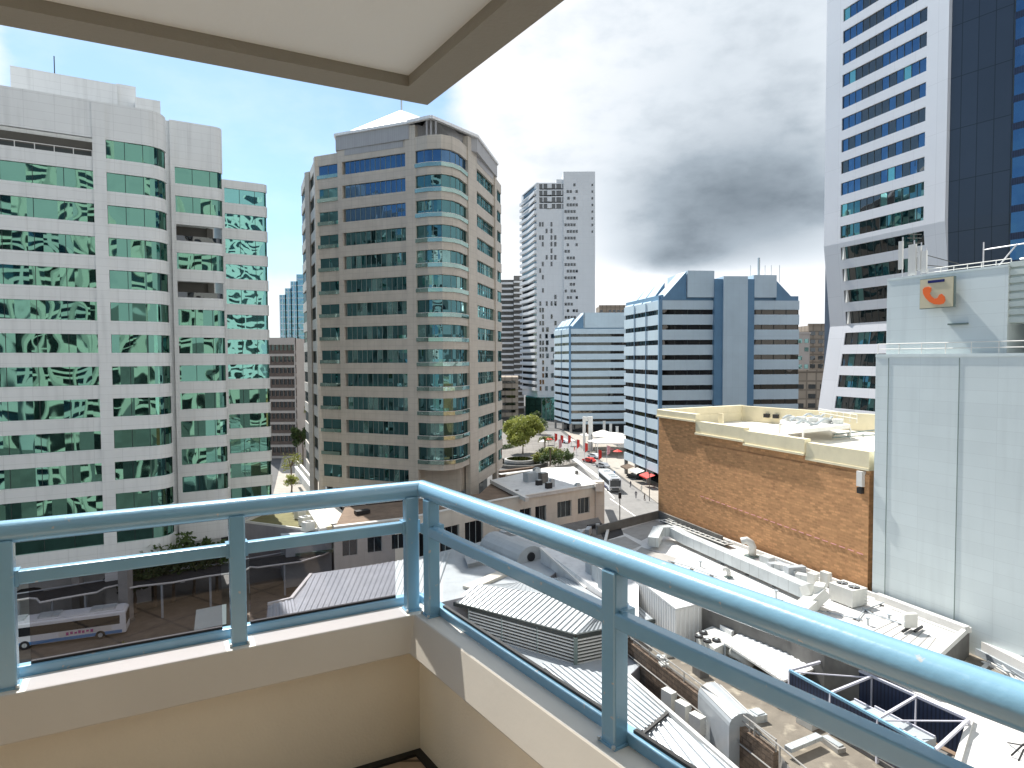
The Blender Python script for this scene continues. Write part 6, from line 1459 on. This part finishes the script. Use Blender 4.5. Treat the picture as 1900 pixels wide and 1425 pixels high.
# planting on the near left, below the bottom rail
for k in range(9):
    px, py = 8 + k * 28, 1278 - k * 7; tree(px, py, 0, 1.3, 0.9, 100 + k, 'row of green shrubs below the bottom rail, ' + ['first from the left', 'second from the left', 'third from the left', 'fourth from the left', 'fifth from the left', 'fourth from the right', 'third from the right', 'second from the right', 'first from the right'][k], 'leaf', 420, 'shrub', .25, name='shrub', grp='shrubs below the bottom rail', trunk=.08)
# low-rise masses that close the view between the towers
for k, (x, y, w_, d_, h, m) in enumerate(((-60, 300, 40, 30, 26, 'browngrey'), (-20, 330, 46, 30, 22, 'tan'), (70, 340, 50, 30, 30, 'browngrey'), (100, 420, 60, 40, 45, 'tan'), (160, 380, 50, 40, 38, 'wtower'), (-160, 420, 70, 40, 40, 'browngrey'), (210, 330, 60, 40, 40, 'tan'), (-6, 420, 20, 30, 36, 'browngrey'))):
    t = thing('distant_building', ['brown block far behind the grey office block', 'tan block far behind the beige tower', 'brown block far behind the smaller blue building', 'tan block far behind the large blue building', 'pale block far behind the striped tower', 'brown block far behind the left building', 'tan block far behind the clad building', 'brown block behind the dark apartment block'][k], 'building', (x, y, 0))
    c = MB(); c.box((x, y, h / 2), (w_, d_, h)); c.box((x + 3, y, h + 1.2), (w_ * .3, d_ * .4, 2.4)); c.build('wall', M[m], t)
    c = MB()
    for i in range(int(h / 3.5)): c.box((x, y - d_ / 2, 2.2 + 3.5 * i), (w_ * .94, .3, 1.3))
    c.build('window_bands', M['gl_dark'], t)

# more life on the plaza: low hedges, benches, market umbrellas and shop awnings
for k, (a, b, w_, h) in enumerate((((1000, 842), (1022, 838), 2.0, 1.2), ((1026, 848), (1050, 846), 1.8, 1.0), ((930, 834), (950, 830), 2.2, 1.3), ((1004, 818), (1024, 816), 2.4, 1.4))):
    A, B = Vector(G3(*a, 0)), Vector(G3(*b, 0)); t = thing('hedge', ['hedge behind the palms', 'hedge along the back of the planting bed', 'hedge at the foot of the beige tower', 'far hedge in front of the teal podium'][k], 'hedge', tuple((A + B) / 2), 'clipped hedges on the plaza')
    c = MB(); rr = random.Random(200 + k)
    for i in range(700):
        q = A.lerp(B, rr.random()) + Vector((rr.uniform(-w_, w_) * .5, rr.uniform(-w_, w_) * .5, rr.uniform(.1, h))); u = Vector((rr.gauss(0, 1), rr.gauss(0, 1), rr.gauss(0, 1))).normalized() * .22; v = u.cross(Vector((rr.gauss(0, 1), rr.gauss(0, 1), 1))).normalized() * .13
        c.face([q - u, q + v, q + u, q - v])
    c.build('foliage', M['leafd'], t)
for k, (px, py) in enumerate(((1008, 830), (1018, 826), (1060, 828), (1132, 846), (1146, 850))):
    p = G(px, py, 0); t = thing('market_umbrella', ['leftmost', 'second', 'middle', 'fourth', 'rightmost'][k] + ' of the small pale umbrellas scattered round the plaza', 'umbrella', (p[0], p[1], 0), 'small pale umbrellas round the plaza')
    c = MB(); c.tube([(p[0], p[1], 0), (p[0], p[1], 2.6)], .05, 6); c.build('pole', M['concd'], t)
    c = MB(); R1 = [(p[0] + 1.5 * math.cos(a * .785), p[1] + 1.5 * math.sin(a * .785), 2.1) for a in range(8)]
    for a in range(8): c.face([R1[a], R1[(a + 1) % 8], (p[0], p[1], 2.75)])
    c.build('canopy', M[['canvas', 'red', 'canvas', 'pinkf', 'red'][k]], t)
for k in range(3):
    a = Vector(at([(29.75, 174.5), (34.0, 152.0)], 3 + 6.5 * k)); b = Vector(at([(29.75, 174.5), (34.0, 152.0)], 8 + 6.5 * k)); o = Vector((-1.0, -.15))
    t = thing('shop_awning', ['far', 'middle', 'near'][k] + ' sloping shop awning under the left side of the large blue building', 'awning', (a.x, a.y, 2.8), 'shop awnings under the large blue building')
    c = MB(); c.face([(a.x, a.y, 3.3), (b.x, b.y, 3.3), (b.x + o.x * 2, b.y + o.y * 2, 2.7), (a.x + o.x * 2, a.y + o.y * 2, 2.7)]); c.face([(a.x + o.x * 2, a.y + o.y * 2, 2.7), (b.x + o.x * 2, b.y + o.y * 2, 2.7), (b.x + o.x * 2, b.y + o.y * 2, 2.4), (a.x + o.x * 2, a.y + o.y * 2, 2.4)]); c.build('fabric', M[['rwall', 'canvas', 'red'][k]], t)
    c = MB(); c.bar((a.x, a.y, 3.3), (a.x + o.x * 2, a.y + o.y * 2, 2.7), .06); c.build('arm', M['concd'], t)
# ================================================================= OUR OWN BUILDING: balcony, parapet, rails, slab above
FZ = CAMZ - 1.50; WT = CAMZ - 0.955
LD = Vector((-0.882, -0.471)).normalized(); RD = Vector((0.56, -0.83)).normalized(); RS = Vector((0.536, -0.844)).normalized()
IC = Vector((-0.369, 2.425))                        # inner corner of the parapet
LN = Vector((LD.y, -LD.x)); LN = LN if LN.y > 0 else -LN; RN = Vector((-RD.y, RD.x)); RN = RN if RN.x > 0 else -RN   # outward normals
def inter(p, d, q, e):
    t = ((q.x - p.x) * e.y - (q.y - p.y) * e.x) / (d.x * e.y - d.y * e.x); return p + d * t
def corner(o): return inter(IC + LN * o, LD, IC + RN * o, RD)
LLEN, RLEN = 3.3, 3.35
def ring(o0, o1): # plan polygon of a wall between two offsets
    c0, c1 = corner(o0), corner(o1)
    return [tuple(IC + LN * o0 + LD * LLEN), tuple(c0), tuple(IC + RN * o0 + RD * RLEN), tuple(IC + RN * o1 + RD * RLEN), tuple(c1), tuple(IC + LN * o1 + LD * LLEN)]
bal = thing('balcony', 'cream walled corner balcony in the foreground', 'balcony', (0, 0, FZ))
def ringmesh(o0, o1, z0, z1):
    P = ring(o0, o1); mb = MB(); mb.prism([P[0], P[1], P[4], P[5]], z0, z1); mb.prism([P[1], P[2], P[3], P[4]], z0, z1); return mb
def ring_closed(o0, o1, z0, z1):
    P = ring(o0, o1); mb = MB(); b = 0
    mb.v = [(p[0], p[1], z0) for p in P] + [(p[0], p[1], z1) for p in P]
    quads = [(0, 1, 4, 5), (1, 2, 3, 4)]
    for q in quads: mb.f.append(q); mb.m.append(0); mb.f.append(tuple(6 + i for i in q[::-1])); mb.m.append(0)
    for i in range(6): j = (i + 1) % 6; mb.f.append((j, i, 6 + i, 6 + j)); mb.m.append(0)
    return mb
ring_closed(0.03, 0.11, FZ - 0.2, WT - 0.13).build('parapet_wall', M['wallbeige'], bal)
cm_ = ring_closed(0.0, 0.112, WT - 0.129, WT)
lo = ring(-0.040, 0.112)
for i in range(3): cm_.v[i] = (lo[i][0], lo[i][1], WT - 0.129)
cm_.f, cm_.m = cm_.f, [1 if i >= 4 else 0 for i in range(len(cm_.f))]
cpo = cm_.build('coping', [M['coping'], M['fascia_g']], bal)
bvm = cpo.modifiers.new('bevel', 'BEVEL'); bvm.width = 0.006; bvm.segments = 2; bvm.limit_method = 'ANGLE'
TBc = Vector((1.5, -0.4)); AB = Vector((-0.882, -0.471))
fl_ = MB(); fl_.prism([tuple(IC + LD * LLEN), tuple(corner(0.03)), tuple(IC + RD * RLEN), tuple(TBc + AB * 5)], FZ - .2, FZ); fl_.build('floor_tiles', M['tile'], bal)
sk_ = ring_closed(0.0, 0.034, FZ, FZ + 0.01); sk_.build('skirting_joint', M['blacksteel'], bal)
# balustrade
bs = thing('balustrade', 'blue painted steel balcony railing with grey tinted glass panels', 'balustrade', (IC.x, IC.y, WT))
off = 0.066
def lp_(s, o=off): return corner(o) + LD * s
def rp_(s, o=off): return corner(o) + RD * s
HZ = CAMZ - 0.50
hr = MB(); c0 = corner(off)
def rail_profile(name, zc, r, flat=False, o=off, start=0.0):
    for d, ln in ((LD, LLEN), (RD, RLEN)):
        mb = MB(); q_ = corner(o) if o <= 0.066 else inter(IC + LN * o, LD, IC + RN * (0.088 if o > 0.1 else 0.048), RD); a = q_ + d * start; b = q_ + d * ln
        mb.tube([(a.x, a.y, zc), (b.x, b.y, zc)], r, 24) if not flat else mb.bar((a.x, a.y, zc), (b.x, b.y, zc), r, flat)
        ob = mb.build(name, M['railblue'], bs, smooth=not flat)
        if flat: m_ = ob.modifiers.new('bevel', 'BEVEL'); m_.width = 0.006; m_.segments = 3
mb = MB()
a = corner(off) + LD * LLEN; c_ = corner(off); b = corner(off) + RD * RLEN
bis = (LD + RD).normalized()
# handrail mitred at the corner
n = 28; r = 0.034; ringsv = []
for p, d in ((a, -LD), (c_, None), (b, RD)):
    if d is None:
        ax = (LD - RD).normalized(); nn = Vector((-ax.y, ax.x)); sc = 1.0; u2 = (LD + RD).normalized(); half = math.acos(max(-1, min(1, LD.dot(-RD)))) / 2
        u = Vector((u2.x, u2.y, 0)) / math.cos(half)
    else: u = Vector((d.y, -d.x, 0)) * -1
    if d is None and u.dot(Vector((LN.x, LN.y, 0))) < 0: u = -u
    if d is not None and u.dot(Vector((LN.x + RN.x, LN.y + RN.y, 0))) < 0: u = -u
    ringsv.append([(p.x + u.x * r * math.cos(2 * math.pi * k / n), p.y + u.y * r * math.cos(2 * math.pi * k / n), HZ + r * math.sin(2 * math.pi * k / n)) for k in range(n)])
for R1 in ringsv: mb.v += R1
for i in range(2):
    for k in range(n): j = (k + 1) % n; mb.f.append((i * n + k, i * n + j, (i + 1) * n + j, (i + 1) * n + k)); mb.m.append(0)
o = mb.build('handrail', M['railblue'], bs, smooth=True)
e_ = o.modifiers.new('es', 'EDGE_SPLIT'); e_.split_angle = rad(35)
rail_profile('mid_rail', CAMZ - 0.637, 0.036, 0.040, o=0.0661, start=0.05)
rail_profile('bottom_rail', CAMZ - 0.950, 0.036, 0.050, o=0.13, start=0.0)
# posts
def s_for_px(fn, px):
    lo, hi = 0.0, 3.2
    for _ in range(50):
        m_ = (lo + hi) / 2; p = fn(m_); v = p.x / p.y * F + 950
        if (fn is lp_ and v > px) or (fn is rp_ and v < px): lo = m_
        else: hi = m_
    return (lo + hi) / 2
po = 0.035
for fn, px, d in ((lp_, 757, LD), (lp_, 432, LD), (lp_, -3, LD), (rp_, 803.5, RD), (rp_, 1149, RD), (rp_, 1990, RD)):
    s = s_for_px(fn, px); p = fn(s) - (LN if d is LD else RN) * 0.014
    mb = MB(); ang = math.atan2(d.y, d.x); mb.box((p.x, p.y, (WT + HZ - .02) / 2), (0.05, 0.046, HZ - .02 - WT), ang)
    ob = mb.build('post', M['railblue'], bs); m_ = ob.modifiers.new('bevel', 'BEVEL'); m_.width = 0.005; m_.segments = 2
    mb = MB(); mb.box((p.x, p.y, WT + .003), (0.062, 0.056, 0.006), ang); mb.build('post_base', M['railblue'], bs)
for fn, ss, nn_ in ((lp_, (757, 432, -3), LN), (rp_, (803.5, 1149), RN)):
    d = LD if fn is lp_ else RD
    for px in ss:
        p = fn(s_for_px(fn, px)); c2 = MB(); a = p - d * .034; b = p + d * .034
        c2.bar((a.x, a.y, CAMZ - .637), (b.x, b.y, CAMZ - .637), .044, .048); c2.build('rail_bracket', M['railblue'], bs)
        for k in (-1, 1): q = p - nn_ * .042 + d * (k * .0265); c2 = MB(); c2.tube([(q.x, q.y, WT + .004), (q.x, q.y, WT + .012)], .005, 6); c2.build('bolt', M['galv'], bs)
zg0, zg1 = CAMZ - 0.925, CAMZ - 0.64
def pane(fn, s0, s1, d, mt):
    nn = (LN * 0.062) if d is LD else (RN * 0.022); a = fn(s0) + nn; b = fn(s1) + nn
    mb = MB(); mb.bar((a.x, a.y, (zg0 + zg1) / 2), (b.x, b.y, (zg0 + zg1) / 2), 0.008, zg1 - zg0); mb.build('glass_panel', mt, bs)
    mb = MB(); mb.bar((a.x, a.y, zg0 + .004), (b.x, b.y, zg0 + .004), 0.012, 0.008); mb.build('gasket', M['blacksteel'], bs)
sA, sB, sC = s_for_px(lp_, 757), s_for_px(lp_, 432), s_for_px(lp_, -3)
pane(lp_, sA + .04, sB - .045, LD, M['balglass']); pane(lp_, sB + .045, sC - .045, LD, M['balglass']); pane(lp_, sC + .04, 3.2, LD, M['balglass'])
tA, tB, tC = s_for_px(rp_, 803.5), s_for_px(rp_, 1149), s_for_px(rp_, 1990)
pane(rp_, tA + .03, tB - .035, RD, M['balglass2']); pane(rp_, tB + .035, tC - .035, RD, M['balglass2'])
# slab above
sc0 = P3(793, 195, 2.30); ZS = sc0[2]; OC = Vector((sc0[0], sc0[1])); rimw = 0.117
sb_ = thing('balcony_slab', 'underside of the balcony above with taupe edge beam, over the corner', 'balcony slab', (OC.x, OC.y, ZS))
RNs = Vector((-RS.y, RS.x)); ic = inter(OC - LN * rimw, LD, OC - RNs * rimw, RS)
mb = MB(); Ls = 5.0
P = [OC + LD * Ls, OC, OC + RS * Ls, ic + RS * Ls, ic, ic + LD * Ls]; P = [tuple(p) for p in P]
mb.prism([P[0], P[1], P[4], P[5]], ZS, ZS + .22); mb.prism([P[1], P[2], P[3], P[4]], ZS, ZS + .22)
mb.build('edge_beam', M['taupe'], sb_)
mb = MB(); far_ = TBc + AB * 1.0
mb.prism([tuple(ic + LD * Ls), tuple(ic), tuple(ic + RS * Ls), tuple(TBc + AB * 6 - LN * .5)], ZS + .035, ZS + .18); mb.build('soffit', M['ceil'], sb_)
# the tower that carries the balcony (stands behind the camera, seen only in reflections)
ot = thing('home_tower', 'cream apartment tower that carries the balcony, behind the viewer', 'apartment tower', (TBc.x, TBc.y, 0))
T1 = TBc; T0 = TBc + AB * 17; T2 = TBc + RD * 26; T3 = T2 + AB * 17
mb = MB(); mb.prism([tuple(T0), tuple(T1), tuple(T2), tuple(T3)], 0, 96); mb.build('core', M['gl_dark'], ot)
mb = MB()
for k in range(33):
    z = FZ - 0.25 + (k - 10) * 2.95
    if z < 1: continue
    for pth in ([tuple(T0), tuple(T1)], [tuple(T1), tuple(T2)]):
        pth = pth if pth[0] != tuple(T0) else pth
        if k == 10: continue
        band(mb, pth[::-1] if False else pth, z, z + (1.15 if k != 11 else .3), 0.1 if k in (10, 11) else 0.5, 0.6)
mb.build('floor_band', M['cream'], ot)
mb = MB()
for k in range(5):
    p = T0 + (T1 - T0) * (k / 4.6); mb.bar((p.x + LN.x * .3, p.y + LN.y * .3, 0), (p.x + LN.x * .3, p.y + LN.y * .3, 96), 1.3 if k % 2 else .7)
    q = T1 + (T2 - T1) * ((k + .7) / 5.2); mb.bar((q.x, q.y, 0), (q.x, q.y, 96), 1.2)
mb.build('pier', M['cream'], ot)
# invented towers behind the viewer, added to fill the mirror glass reflections
def back_tower(x, y, w_, d_, h, rz, m, g, label):
    t = thing('reflection_tower', label, 'tower', (x, y, 0), 'towers added behind the viewer for reflections')
    mb = MB(); mb.box((x, y, h / 2), (w_, d_, h), rz); mb.build('core', g, t)
    mb = MB()
    for k in range(int(h / 3.6)): mb.box((x, y, 3.6 * k + 1.0), (w_ + .8, d_ + .8, 1.7), rz)
    ca, sa = math.cos(rz), math.sin(rz)
    for i in range(5):
        for s_ in (-1, 1):
            u = (-.5 + i / 4) * w_; v = s_ * (d_ / 2 + .35); mb.box((x + u * ca - v * sa, y + u * sa + v * ca, h / 2), (1.6, .5, h), rz)
    mb.build('floor_band', m, t)
back_tower(42, -10, 24, 20, 84, 0.5, M['cream'], M['gl_dark'], 'cream tower added for reflections, to the right behind the viewer')
back_tower(-42, -34, 26, 22, 98, 0.5, M['wtower'], M['dark'], 'pale tower added for reflections, to the left behind the viewer')
back_tower(-88, 10, 20, 26, 74, 0.5, M['wtower'], M['dark'], 'white block added for reflections, far left outside the picture')
back_tower(8, -70, 30, 24, 66, 0.3, M['wtower'], M['gl_blue'], 'white tower added for reflections, well behind the viewer')
